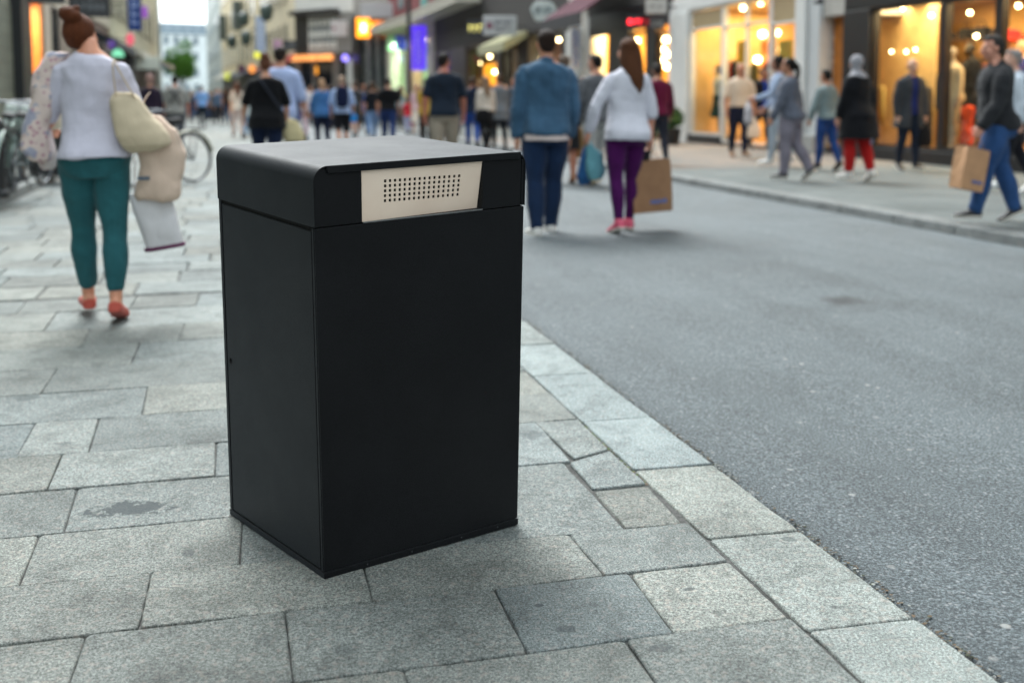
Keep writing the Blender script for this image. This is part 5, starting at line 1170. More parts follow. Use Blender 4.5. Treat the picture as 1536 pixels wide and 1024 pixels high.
# beige stone houses, the street bending left behind them
p0 = at_depth(392, YH, 104); p1 = at_depth(444, YH, 84)
Jb = Front('stone_house', p0, p1, 'beige stone house with small dark windows beside the white corner house', H=22)
Jb.box('wall', 0, Jb.L, 0, Jb.depth, 4.2, Jb.H, stone('#cbbfa4', .7, False, .16)); Jb.box('shopfront', 0, Jb.L, .05, 3, 0, 4.19, plain('#3c3a3a', .6, var=.6, scale=.5)); Jb.uppers(4.2, None, 4, plain('#8f8675', .6), darkglass, 1.4, 2.0, 3.6, 1.5, 4)
p0 = at_depth(334, YH, 150); p1 = at_depth(392, YH, 104)
Jc = Front('stone_house', p0, p1, 'tall tan house at the bend with lanterns on its front', H=27)
Jc.box('wall', 0, Jc.L, 0, Jc.depth, 4.5, Jc.H, stone('#d6c7a6', .6, False, .14)); Jc.box('shopfront', 0, Jc.L, .05, 3, 0, 4.49, plain('#4a4644', .6, var=.6, scale=.4)); Jc.uppers(4.5, None, 5, plain('#978c78', .6), darkglass, 1.5, 2.2, 5.0, 2.5, 4.2)
for i in range(4): 
    x_ = Jc.L * (.15 + .22 * i); Jc.box('bay_window', x_, x_ + 2.2, -.9, -.01, 9.0 + (i % 2) * 5, 12.2 + (i % 2) * 5, plain('#4d5550', .5), bevel=.05)
p0 = at_depth(312, YH, 215); p1 = at_depth(334, YH, 150)
Jd = Front('dark_house', p0, p1, 'dark grey gabled house closing the right side in the distance', H=30)
Jd.box('wall', 0, Jd.L, 0, Jd.depth, 0, 22, stone('#a3aaa6', .5, False, .2)); Jd.uppers(3, None, 5, plain('#6d7472', .6), darkglass, 1.6, 2.2, 8, 3, 4); MB().prism([(0, 22.01), (Jd.L, 22.01), (Jd.L, 30), (Jd.L * .35, 27)], -.3, 8).build('roof', plain('#3f4a50', .6), Jd.root)
# grand building closing the street; distance haze is put into its paler wall colour
p0 = at_depth(228, YH, 262); p1 = at_depth(318, YH, 270)
Eb = Front('mansard_building', p0, p1, 'pale grey block with a blue-grey mansard roof closing the end of the street', H=24)
ez = Eb.z(285, 52); er = Eb.z(285, 35)
Eb.box('wall', 0, Eb.L, 0, 12, 0, ez, stone('#cdd3d4', .3, False, .06)); Eb.uppers(2, None, 4, plain('#bcc4c6', .6), plain('#5d6b74', .3), 1.2, 2.1, 2.4, .8, 3.9)
mr = MB(); mr.hexa([(-.3, -.3, ez + .01), (Eb.L + .3, -.3, ez + .01), (Eb.L + .3, 12, ez + .01), (-.3, 12, ez + .01), (.8, 1.6, er), (Eb.L - .8, 1.6, er), (Eb.L - .8, 11, er), (.8, 11, er)]); rf_ = mr.build('roof', plain('#6b7a84', .6, var=.15), Eb.root)
for i in range(6): MB().box(1.5 + i * 2.4, 2.6 + i * 2.4, .3, 2, ez + .4, ez + 2).build('dormer', plain('#8d9aa2', .6), rf_)
# ---- left side
VL = -5.6
sA = Front('stone_shop', S(14, VL), S(fu(24, VL), VL), 'grey-green stone shop at the left edge with dim window', H=12)
# local axes on the left: x runs from near to far, so the front is built with the camera side at its own back: use reversed ends
bpy.data.objects.remove(sA.root)
def LFront(name, u0, u1, label, H=14): return Front(name, S(u0, VL), S(u1, VL), label, H)
La = LFront('stone_shop', -22, fu(22, VL), 'grey-green stone shop at the left edge with a dim window', 12)
La.box('wall', 0, La.L, .02, 8, 3.6, La.H, stone('#77786a', 1, True)); La.box('pier', La.L - 2.6, La.L, .0, 1, 0, 3.6, stone('#6f7264', 1.2, True)); La.box('pier', 0, 3.0, .0, 1, 0, 3.6, stone('#6f7264', 1.2, True)); La.window(3.01, La.L - 2.61, .6, 3.59, black, plain('#66705f', .12, var=.5, scale=1), fr=.1, mull=2)
Lb = LFront('black_pillar_shop', fu(22, VL), fu(66, VL), 'shop behind a thick black corner post with orange lit doorway', 13)
X_ = Lb.x
Lb.box('wall', 0, Lb.L, .02, 8, 4.2, Lb.H, stone('#6d6a60', 1)); Lb.box('post', X_(22), X_(37), -.25, .5, 0, 4.19, black, bevel=.02); Lb.box('door_frame', X_(38), X_(45), -.05, .4, 0, 4.19, plain('#c2562a', .5)); Lb.box('door_frame', X_(62), X_(66), -.05, .4, 0, 4.19, plain('#a87038', .5))
rm = Lb.room(X_(38), X_(66), .12, 4.1, 2.0, plain('#c07a34', .8, var=.3, scale=1), warmfloor, ceilw); Lb.light(X_(52), .9, 4.0, 160, 1.5, WARM); Lb.lamp_bulb(X_(50), .6, Lb.z(50, 60), .14, bulb, rm); Lb.box('display_panel', X_(48), X_(56), 1.2, 1.3, .2, 3.0, plain('#8a7a60', .7, var=.4), rm)
Lc = LFront('pale_shop', fu(66, VL), fu(110, VL), 'pale column shopfront hung with black signs behind the woman', 14)
X_ = Lc.x
Lc.box('wall', 0, Lc.L, .02, 8, 4.2, Lc.H, stone('#c4bbaa', 1)); Lc.box('pillar', 0, X_(76), -.1, .5, 0, 4.19, plain('#b3a898', .6)); Lc.box('pillar', X_(92), X_(110), -.02, .5, 0, 4.19, plain('#8a7d70', .6)); Lc.window(X_(76) + .02, X_(92) - .02, .3, 4.15, black, plain('#3a3c38', .1, var=.5, scale=1), fr=.1, mull=1)
Ld = LFront('stone_house', fu(110, VL), fu(168, VL), 'dark ground floor house behind the hair bun on the left', 15)
Ld.box('wall', 0, Ld.L, 0, 8, 4.5, Ld.H, stone('#b5ac98', .8)); Ld.box('shopfront', 0, Ld.L, .05, 3, 0, 4.49, plain('#6a5a52', .5, var=.7, scale=.5))
Le = LFront('beige_house', fu(168, VL), fu(206, VL), 'beige grey stone house above the shopping bag woman on the left', 18)
Le.box('wall', 0, Le.L, 0, 8, 4.2, Le.H, stone('#b8b49a', .8, False, .2)); Le.box('shopfront', 0, Le.L, .05, 3, 0, 4.19, plain('#35393a', .5, var=.6, scale=.5)); Le.uppers(4.4, None, 3, plain('#7d7a6a', .6), darkglass, 1.2, 1.9, 3.0, 1.0, 3.8)
Lf = LFront('beige_house', fu(206, VL), fu(238, VL), 'olive beige house with a purple sign farther down on the left', 16)
Lf.box('wall', 0, Lf.L, 0, 8, 4.2, Lf.H, stone('#bfb79e', .7, False, .2)); Lf.box('shopfront', 0, Lf.L, .05, 3, 0, 4.19, plain('#4a4446', .5, var=.6, scale=.5)); Lf.uppers(4.4, None, 3, plain('#8a8474', .6), darkglass, 1.3, 2.0, 3.6, 1.5, 3.9)
Lg = Front('distant_house', S(fu(238, VL), VL), at_depth(244, YH, 255), 'far pale house on the left just before the open sky', H=15)
Lg.box('wall', 0, Lg.L, 0, 8, 0, 15, stone('#c8c8bc', .4, False, .15)); Lg.uppers(1, None, 3, plain('#8e9088', .6), plain('#5d666c', .3), 2.0, 2.2, 12, 5, 4.3)
for fr, a, b, z_, c_ in ((Le, .15, .8, 3.3, '#c9c4b4'), (Lf, .05, .5, 3.2, '#3a4a5a'), (Lf, .55, .95, 3.4, '#b8a890'), (Jb, .1, .85, 3.6, '#6a3a34'), (Jc, .05, .4, 3.8, '#c8c4b8'), (Jc, .5, .95, 3.6, '#4a5058'), (Ld, .2, .85, 3.2, '#2c3034')):
    MB().hexa([(fr.L * a, -1.3, z_), (fr.L * a, -.03, z_ + .5), (fr.L * b, -.03, z_ + .5), (fr.L * b, -1.3, z_), (fr.L * a, -1.3, z_ + .25), (fr.L * a, -.03, z_ + .85), (fr.L * b, -.03, z_ + .85), (fr.L * b, -1.3, z_ + .25)]).build('awning', fabric(c_), fr.root)
# ---- signs, each a thing of its own
SG = 'signs hung along the street'
def strokes(b, x0, x1, z0, z1, y, n, seed, vert=False):
    """blurred-out lettering: a row of upright letter-like marks, as far as the photo lets one read it"""
    r_ = random.Random(seed); s_ = (z1 - z0) / n if vert else (x1 - x0) / n
    for i in range(n):
        if vert: zb = z0 + i * s_; b.box(x0, x1, y - .006, y, zb + s_ * .12, zb + s_ * .35).box(x0, x0 + (x1 - x0) * .3, y - .006, y, zb + s_ * .351, zb + s_ * .85).box(x1 - (x1 - x0) * .3, x1, y - .006, y, zb + s_ * .351, zb + s_ * r_.choice((.5, .85)))
        else: xb = x0 + i * s_; b.box(xb + s_ * .1, xb + s_ * .32, y - .006, y, z0, z1).box(xb + s_ * .321, xb + s_ * .8, y - .006, y, r_.choice((z0, (z0 + z1) / 2 - .02, z1 - (z1 - z0) * .22)), r_.choice((z1, z0 + (z1 - z0) * .62)))
    return b
def sign(fr, px0, px1, py0, py1, label, face, text=None, n=6, y=-.5, t_=.12, vert=False, seed=1, name='hanging_sign', logo=None, poly=None, bracket=True, rows=1, cat='sign', marg=.16, facing=True):
    """a sign board parallel to the street end so that walkers read it; pixel box as seen in the photo"""
    xm = fr.x((px0 + px1) / 2, y); c = fr.w(xm, y, 0); d = c.length; m = (px0 + px1) / 2
    dep = c.y; W_ = (px1 - px0) / F * dep; z1 = HC + (YH - py0) / F * dep; z0 = HC + (YH - py1) / F * dep
    o = tag(empty(name, (c.x, c.y, (z0 + z1) / 2), math.atan2(-c.x, c.y)), label, cat, SG); h = (z1 - z0) / 2; w_ = W_ / 2
    b = MB()
    if poly: b.prism([(a * w_, e * h) for a, e in poly], -t_ / 2, t_ / 2)
    else: b.box(-w_, w_, -t_ / 2, t_ / 2, -h, h)
    b.build('board', face, o, bevel=min(.03, h * .1))
    x_ = -w_ + 2 * w_ * marg
    if logo: lw = min(h * 1.1, w_ * .4); MB().ell((-w_ * .62, -t_ / 2 - .004, 0), (lw * .5, .012, lw * .5), 14, 8).build('emblem', plain(logo, .5), o); x_ = -w_ * .3
    if text:
        tb = MB()
        if vert: strokes(tb, -w_ * .45, w_ * .45, -h * .8, h * .8, -t_ / 2 - .002, n, seed, True)
        else:
            for r_ in range(rows): hh = h * 1.0 / rows; zz = (rows - 1) / 2 * hh * 1.25 - r_ * hh * 1.25; strokes(tb, x_, w_ - 2 * w_ * marg * .7, zz - hh * .42, zz + hh * .42, -t_ / 2 - .002, n, seed + r_)
        tb.build('lettering', text if not isinstance(text, str) else plain(text, .5), o)
    if bracket:   # arm back to the wall
        p = fr.w(xm, .02, (z0 + z1) / 2) - o.location; p.rotate(Matrix.Rotation(-o.rotation_euler.z, 3, 'Z')); q = Vector((0, t_ * .3, 0)); L = p - q
        if L.length > .05: MB().tube([tuple(q), tuple(p)], .025, 8, (0, 0, 1)).build('bracket', black, o)
    return o
hexp = [(-.62, -1), (.62, -1), (.86, -.35), (1, .2), (.75, .75), (.35, .95), (0, 1), (-.35, .95), (-.75, .75), (-1, .2), (-.86, -.35)]
wh = plain('#c6cac8', .5, var=.04); bk = plain('#17181b', .4)
sign(Fb, 796, 834, 4, 34, 'pale grey shield-shaped hanging sign above the dark shop', plain('#aeb8b6', .5, var=.05), '#4e5a5c', 7, poly=hexp, y=-1.1)
sign(Fb, 725, 775, 26, 55, 'white box sign with maroon emblem and two lines of grey text', plain('#a9abac', .5, var=.04), '#4a4c52', 7, logo='#6a2040', rows=2, y=-1.0)
sign(Fb, 701, 726, 32, 56, 'yellow lit letters beside the white box sign', bk, glow('#d8cf72', .9), 3, y=-.3, seed=5, marg=.08)
sign(Ab, 939, 969, 26, 44, 'glowing red script sign under the maroon awning', bk, glow('#ff2430', 2.2), 5, y=-.16, name='neon_sign', seed=3, marg=.06, bracket=False)
sign(Ab, 967, 998, 2, 23, 'pale grey box sign above the black boutique', plain('#b3afaa', .5), '#8d8a86', 6, y=-.6, marg=.2)
sign(Ab, 973, 996, 29, 46, 'small charcoal box sign below the pale one', plain('#3c3d40', .5), '#8d8a86', 4, y=-.4, seed=8)
sign(Cb, 855, 872, 40, 106, 'tall pale banner with blue letters on the slim stone bay', plain('#c7cbd2', .6), '#4f78c8', 6, y=-.25, t_=.05, vert=True, seed=4, name='banner')
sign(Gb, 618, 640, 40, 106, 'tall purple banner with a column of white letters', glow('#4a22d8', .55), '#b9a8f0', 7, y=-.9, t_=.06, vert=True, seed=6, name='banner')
sign(Gb, 594, 610, 55, 76, 'blue round-cornered sign with white ring', plain('#1c3fb4', .4), None, y=-.9, logo='#d8dcf0')
sign(Gb, 582, 594, 55, 77, 'small green and white square sign', plain('#8fd09a', .5), '#e8f2e8', 2, y=-.6, seed=2)
sign(Hb, 543, 594, 7, 29, 'blank pale grey hoarding sticking out above the bar', plain('#b9b7b8', .6, var=.04), None, y=-1.2, t_=.3)
sign(Hb, 536, 556, 29, 58, 'square orange glowing light box sign', glow('#ff8a1a', 1.5, .25), glow('#ffe6b8', 2.5), 1, y=-.6, name='light_box_sign', marg=.3)
sign(Hb, 553, 582, 34, 52, 'orange and yellow striped lit fascia sign', glow('#e8740f', 1.0), glow('#ffd648', 1.6), 1, y=-.4, name='light_box_sign', marg=.02, seed=12)
sign(Ib, 498, 522, 33, 56, 'white square hanging sign with a maroon mark', plain('#c9c7c8', .5, var=.04), None, y=-.8, logo='#8a3a50')
sign(Ib, 426, 448, 62, 77, 'small black hanging sign by the café corner', bk, '#6d7478', 4, y=-.8, seed=9)
sign(Ib, 514, 523, 83, 93, 'round violet lit sign on the café wall', glow('#8a7af0', 1.2), None, y=-.3, poly=[(math.cos(R(i * 24)), math.sin(R(i * 24))) for i in range(15)], name='round_sign')
sign(Jb, 412, 424, 61, 74, 'pink square sign on the beige house', plain('#c9a0c0', .5), None, y=-.4, bracket=True)
sign(Jb, 424, 443, 79, 97, 'red and pink pennant over the crowd', fabric('#c85a62'), None, y=-1.0, t_=.04, poly=[(-1, -.9), (.3, -.6), (1, 1), (.2, .6)], name='flag', cat='flag')
sign(Jc, 386, 400, 27, 79, 'long pale blue banner on the tan house', fabric('#a9bde0'), '#dfe6f2', 6, y=-1.2, t_=.05, vert=True, name='banner')
sign(Jc, 374, 384, 98, 110, 'small orange round sign above the crowd', glow('#e08a3c', .7), None, y=-1.5, poly=[(math.cos(R(i * 24)), math.sin(R(i * 24))) for i in range(15)], name='round_sign')
sign(Jc, 383, 391, 79, 88, 'small yellow square sign on the tan house', glow('#d8d83a', .6), None, y=-1.0)
sign(Jc, 338, 346, 110, 120, 'small lime yellow sign far down the street', glow('#c8d040', .5), None, y=-1.0)
sign(Jc, 358, 369, 98, 110, 'dull maroon sign next to the orange round one', plain('#5a2a44', .5), None, y=-1.4)
for i, (px, py) in enumerate(((368, 28), (371, 57), (402, 18), (350, 62))): 
    y = -1.0; c = Jc.w(Jc.x(px, y), y, Jc.z(px, py, y)); o = tag(empty('wall_lantern', c, Jc.root.rotation_euler.z), ['dark lantern highest on the tan house', 'dark lantern below the highest one on the tan house', 'dark lantern right of the pale blue banner', 'dark lantern leftmost on the tan house'][i], 'lantern', 'lanterns on the tan house')
    MB().lathe([(.2, -.7), (.45, -.5), (.6, .3), (.5, .5), (.1, .8)], 10).build('lamp_body', plain('#3a4a48', .4), o, smooth=True); MB().tube([(0, 0, .6), (0, .6, .9), (0, 1.0, .9)], .07, 8).build('bracket', black, o)
sign(Lc, 48, 101, -14, 8, 'black hanging sign at the very top, left of the bun', bk, '#8f9294', 5, y=-1.6, seed=3)
sign(Ld, 110, 168, -16, 28, 'large black hanging sign directly behind the bun', bk, '#585c60', 5, y=-1.8, seed=7, rows=2)
sign(Le, 196, 215, -30, 48, 'long navy banner on the left house', fabric('#27407e'), '#8fa0cc', 5, y=-1.0, t_=.05, vert=True, name='banner')
sign(Lf, 217, 225, 12, 29, 'bright purple square sign beside the navy banner', glow('#8a45b0', .4), None, y=-1.0)
sign(Le, 192, 204, 51, 70, 'round coral red lit sign on the left', glow('#d8586a', .45), None, y=-1.4, poly=[(math.cos(R(i * 24)), math.sin(R(i * 24))) for i in range(15)], name='round_sign')
sign(Le, 170, 188, 75, 86, 'glowing mint green sign over the left pavement', glow('#7ad8ac', .5), None, y=-1.6, poly=[(-1, -1), (1, -1), (.8, .3), (.3, 1), (-.3, 1), (-.8, .3)])
sign(Lf, 206, 240, 86, 105, 'wide white sign with a red dot on the left', plain('#c4c8bc', .5, var=.05), None, y=-1.4, logo=None)
sign(Lf, 188, 203, 82, 100, 'black round sign low on the left', bk, None, y=-1.0, poly=[(math.cos(R(i * 24)), math.sin(R(i * 24))) for i in range(15)], name='round_sign')
sign(Lf, 165, 175, 62, 74, 'violet sign beside the coral one', glow('#5a3a98', .3), None, y=-1.2)
# ------------------------------------------------------------------ bags, bicycles and street furniture
def off(a, b): return a - b
hL, hR = w1.w(w1.handL), w1.w(w1.handR); sR = w1.w(w1.shoulderR)
rw1 = w1.rz
def place_px(px, py, d): return at_depth(px, py, d)
d1 = w1.root.location.y
# cream slouchy shoulder bag
p = place_px(186, 100, d1 - .10)
soft_bag(p, rw1, [(-.13, .045, .03, -.02, 0), (-.16, .075, .045, -.012, 0), (-.26, .105, .07, .015, 0), (-.35, .13, .085, .05, 0), (-.405, .125, .075, .072, 0), (-.44, .06, .04, .06, 0)], 'cream slouchy shoulder bag on the right side of the bun woman', '#c3b49a', 'shoulder_bag',
         strap=[[(-.045, -.02, -.20), (-.055, -.03, -.10), (-.055, -.02, .0), (-.05, .04, .045), (-.02, .13, .02)], [(.055, -.02, -.20), (.01, -.05, -.10), (-.03, -.04, -.01), (-.05, .02, .05)]], strap_color='#b5a288', disp=.014, tilt=(0, -4))
p = place_px(234, 172, d1 + .02)
soft_bag(p, rw1, [(0, .05, .04, -.03, 0), (-.08, .10, .06, .0, 0), (-.2, .115, .065, .028, 0), (-.27, .11, .06, .03, 0), (-.34, .112, .065, .005, 0), (-.42, .118, .055, -.005, 0), (-.445, .10, .04, -.005, 0)], 'pink-beige cloth tote with a small grey patch carried by the bun woman', '#cdb6a4', 'tote_bag', disp=.018,
         patch=((-.10, -.04, -.088, -.082, -.335, -.315), '#5a6470'), strap=[[(-.08, -.03, -.02), (-.06, -.03, .08), (-.02, -.01, .12)]])
p = place_px(228, 286, d1 + .05)
soft_bag(p, rw1, [(.0, .10, .03, -.02, 0), (-.06, .105, .045, -.01, 0), (-.2, .10, .05, .005, 0), (-.30, .098, .04, .015, 0), (-.315, .092, .03, .015, 0)], 'white carrier bag with a plum bottom edge below the cloth tote', '#cfcdcf', 'carrier_bag', disp=.008, trim='#5f2a4c', tilt=(0, -8), strap=[[(-.09, 0, -.02), (-.07, .01, .10), (-.05, .02, .2)]])
p = place_px(72, 88, d1 - .02)
soft_bag(p, rw1, [(.03, .055, .06, .05, 0), (-.06, .062, .075, .0, 0), (-.2, .055, .07, -.03, 0), (-.34, .06, .07, -.075, 0), (-.47, .07, .06, -.085, 0), (-.53, .045, .04, -.06, 0)], 'long floral scarf draped over the left arm of the bun woman', '#cdbcb4', 'scarf', 'scarf', kind='floral', disp=.022)
p = place_px(66, 178, d1 + .06)
soft_bag(p, rw1, [(.0, .03, .03, .0, 0), (-.1, .045, .045, .0, 0), (-.2, .055, .045, .01, 0), (-.26, .03, .03, .015, 0)], 'patterned red and white cloth hanging below the floral scarf', '#d2c6c2', 'patterned_cloth', 'cloth', kind='floral', disp=.016)
p = place_px(76, 158, d1 + .12)
soft_bag(p, rw1, [(.0, .035, .03, -.01, 0), (-.04, .062, .045, .0, 0), (-.10, .055, .04, .01, 0), (-.13, .03, .03, .015, 0)], 'small ivory handbag between the floral scarf and the white top', '#d0cdb4', 'handbag', disp=.008, strap=[[(-.02, 0, 0), (0, .0, .14), (.05, 0, .24)]])
# others
g = w2.w(w2.handL); soft_bag(g + Vector((0, 0, -.01)), w2.rz, [(-.0, .02, .02, 0, 0), (-.08, .09, .05, 0, 0), (-.2, .11, .06, 0, 0), (-.26, .09, .05, 0, 0)], 'white plastic bag in the left hand of the denim jacket man', '#d4d6da', 'carrier_bag', vox=.009)
g = w3.w(w3.handR); paper_bag(g, w3.rz + R(-4), .36, .13, .45, 'large brown paper carrier in the right hand of the white blouse woman', '#8f6a4c', tilt=(0, -4))
soft_bag(g + Vector((-.05, .0, .0)), w3.rz, [(-.02, .02, .02, 0, 0), (-.05, .055, .03, 0, 0), (-.11, .06, .035, 0, 0), (-.13, .03, .02, 0, 0)], 'small black pouch above the brown paper carrier', '#16161a', 'pouch', vox=.007)
g = w3.w(w3.handL); soft_bag(g, w3.rz, [(.0, .02, .02, .0, 0), (-.1, .07, .04, .05, 0), (-.25, .09, .05, .07, 0), (-.32, .06, .04, .07, 0)], 'pale teal cloth bag in the left hand of the white blouse woman', '#5f929c', 'cloth_bag')
soft_bag(g + Vector((-.02, .05, -.04)), w3.rz, [(.0, .02, .02, .0, 0), (-.1, .05, .04, .0, 0), (-.26, .07, .05, -.01, 0), (-.33, .05, .03, -.01, 0)], 'deep blue cloth bag behind the pale teal one', '#24507e', 'cloth_bag')
g = w4.w(w4.handL); paper_bag(g, w4.rz + R(-60), .26, .14, .36, 'tan paper carrier in the hand of the leather jacket man', '#b48a66', tilt=(0, 11))
g = w9.w(w9.handL); soft_bag(g, w9.rz, [(-.0, .02, .02, 0, 0), (-.08, .06, .05, 0, 0), (-.24, .14, .08, 0, 0), (-.38, .15, .08, 0, 0), (-.42, .11, .06, 0, 0)], 'cream white carrier bag held by the cream polo shirt man', '#d8c4b0', 'carrier_bag', vox=.010)
g = w6.w(w6.handR); soft_bag(g, w6.rz, [(.0, .02, .02, 0, 0), (-.12, .09, .05, 0, 0), (-.26, .11, .06, 0, 0), (-.33, .07, .04, 0, 0)], 'teal bag on the far side of the grey sweatshirt woman', '#2f8c86', 'cloth_bag', vox=.010)
g = w11.w(w11.handL); soft_bag(g, w11.rz, [(.0, .02, .02, 0, 0), (-.14, .12, .06, 0, 0), (-.34, .15, .07, 0, 0), (-.4, .1, .04, 0, 0)], 'pale grey bag carried before the grey sweatshirt woman', '#a9a5a8', 'cloth_bag', vox=.010)
g = w5.w(w5.handR); soft_bag(g, w5.rz, [(.0, .02, .02, 0, 0), (-.12, .07, .05, 0, 0), (-.22, .10, .06, 0, 0), (-.28, .07, .04, 0, 0)], 'small blue and pink bag beside the long black coat', '#8a9ac0', 'cloth_bag', kind='floral', vox=.010)
g = w8.w(w8.handL); soft_bag(g, w8.rz, [(.0, .02, .02, 0, 0), (-.12, .1, .06, 0, 0), (-.3, .13, .08, 0, 0), (-.38, .1, .06, 0, 0)], 'black holdall hanging from the hand of the bald overcoat man', '#0e0e11', 'holdall', vox=.010)
g = w14.w(w14.handR); soft_bag(g, w14.rz, [(.0, .02, .02, 0, 0), (-.14, .10, .06, .03, 0), (-.36, .14, .08, .06, 0), (-.44, .1, .06, .06, 0)], 'tan cloth bag between the denim man and the white blouse woman', '#b08a5a', 'cloth_bag', vox=.010)
g = w16.w(w16.handR); soft_bag(g + Vector((.03, .0, .12)), w16.rz, [(-.0, .02, .02, .0, 0), (-.05, .12, .07, .02, 0), (-.2, .15, .09, .06, 0), (-.30, .14, .08, .08, 0), (-.33, .1, .05, .08, 0)], 'straw-coloured bag at the right side of the black tunic', '#c2b58e', 'straw_bag', trim='#17161a', vox=.010)
st = MB(); pts = [w16.tp(-.06, -.10, .31), w16.tp(-.03, -.118, .26), w16.tp(.03, -.116, .17), w16.tp(.09, -.10, .08), w16.tp(.15, -.06, .0)]
o = tag(empty('crossbody_strap', pts[2]), 'dark grey bag strap crossing the back of the black tunic', 'strap', 'carried bags'); st.tube([tuple(q - pts[2]) for q in pts], (.016), 8, (0, 1, 0)); st.build('webbing', fabric('#2b2e38'), o, smooth=True, sub=1)
c = w19.tp(0, -.155, .19); soft_bag(c + Vector((0, 0, .24)), w19.rz, [(0, .08, .06, 0, 0), (-.06, .14, .09, 0, 0), (-.28, .15, .11, 0, 0), (-.44, .14, .10, 0, 0), (-.48, .1, .06, 0, 0)], 'navy rucksack on the back of the pale blue top person', '#101a38', 'rucksack', vox=.011)
c = w19.w(w19.handR); soft_bag(c + Vector((0, 0, .1)), w19.rz, [(0, .02, .02, 0, 0), (-.1, .1, .06, 0, 0), (-.25, .1, .06, 0, 0)], 'bright blue bag right of the navy rucksack', '#2a8ad8', 'cloth_bag', vox=.012)
c = w23.w(w23.handL); soft_bag(c + Vector((0.1, -.1, .22)), w23.rz, [(0, .12, .05, 0, 0), (-.1, .19, .09, 0, 0), (-.25, .19, .09, 0, 0), (-.3, .14, .06, 0, 0)], 'black slouch bag on the beige cardigan woman', '#0d0d10', 'shoulder_bag', vox=.012)
c = w36.w(w36.handR); soft_bag(c + Vector((0, 0, .0)), w36.rz, [(0, .03, .03, 0, 0), (-.1, .09, .06, 0, 0), (-.24, .10, .06, 0, 0)], 'hot pink bag held by the child in red', '#d81a8a', 'cloth_bag', vox=.012)
c = w28.tp(0, -.13, .18); soft_bag(c + Vector((0, 0, .2)), w28.rz, [(0, .1, .06, 0, 0), (-.2, .14, .09, 0, 0), (-.36, .12, .08, 0, 0)], 'brown backpack on the sandy blouse woman', '#6a5640', 'rucksack', vox=.013)
st2 = MB()
for a in (-1, 1): st2.tube([tuple(w25.tp(a * .07, -.105, .30) - w25.root.location), tuple(w25.tp(0, -.125, .2) - w25.root.location), tuple(w25.tp(-a * .08, -.11, .08) - w25.root.location)], .018, 8, (0, 1, 0))
o = tag(empty('crossed_straps', w25.root.location), 'dark straps crossing on the back of the baggy grey t-shirt', 'strap', 'carried bags'); st2.build('webbing', fabric('#3a3a3c'), o, smooth=True)

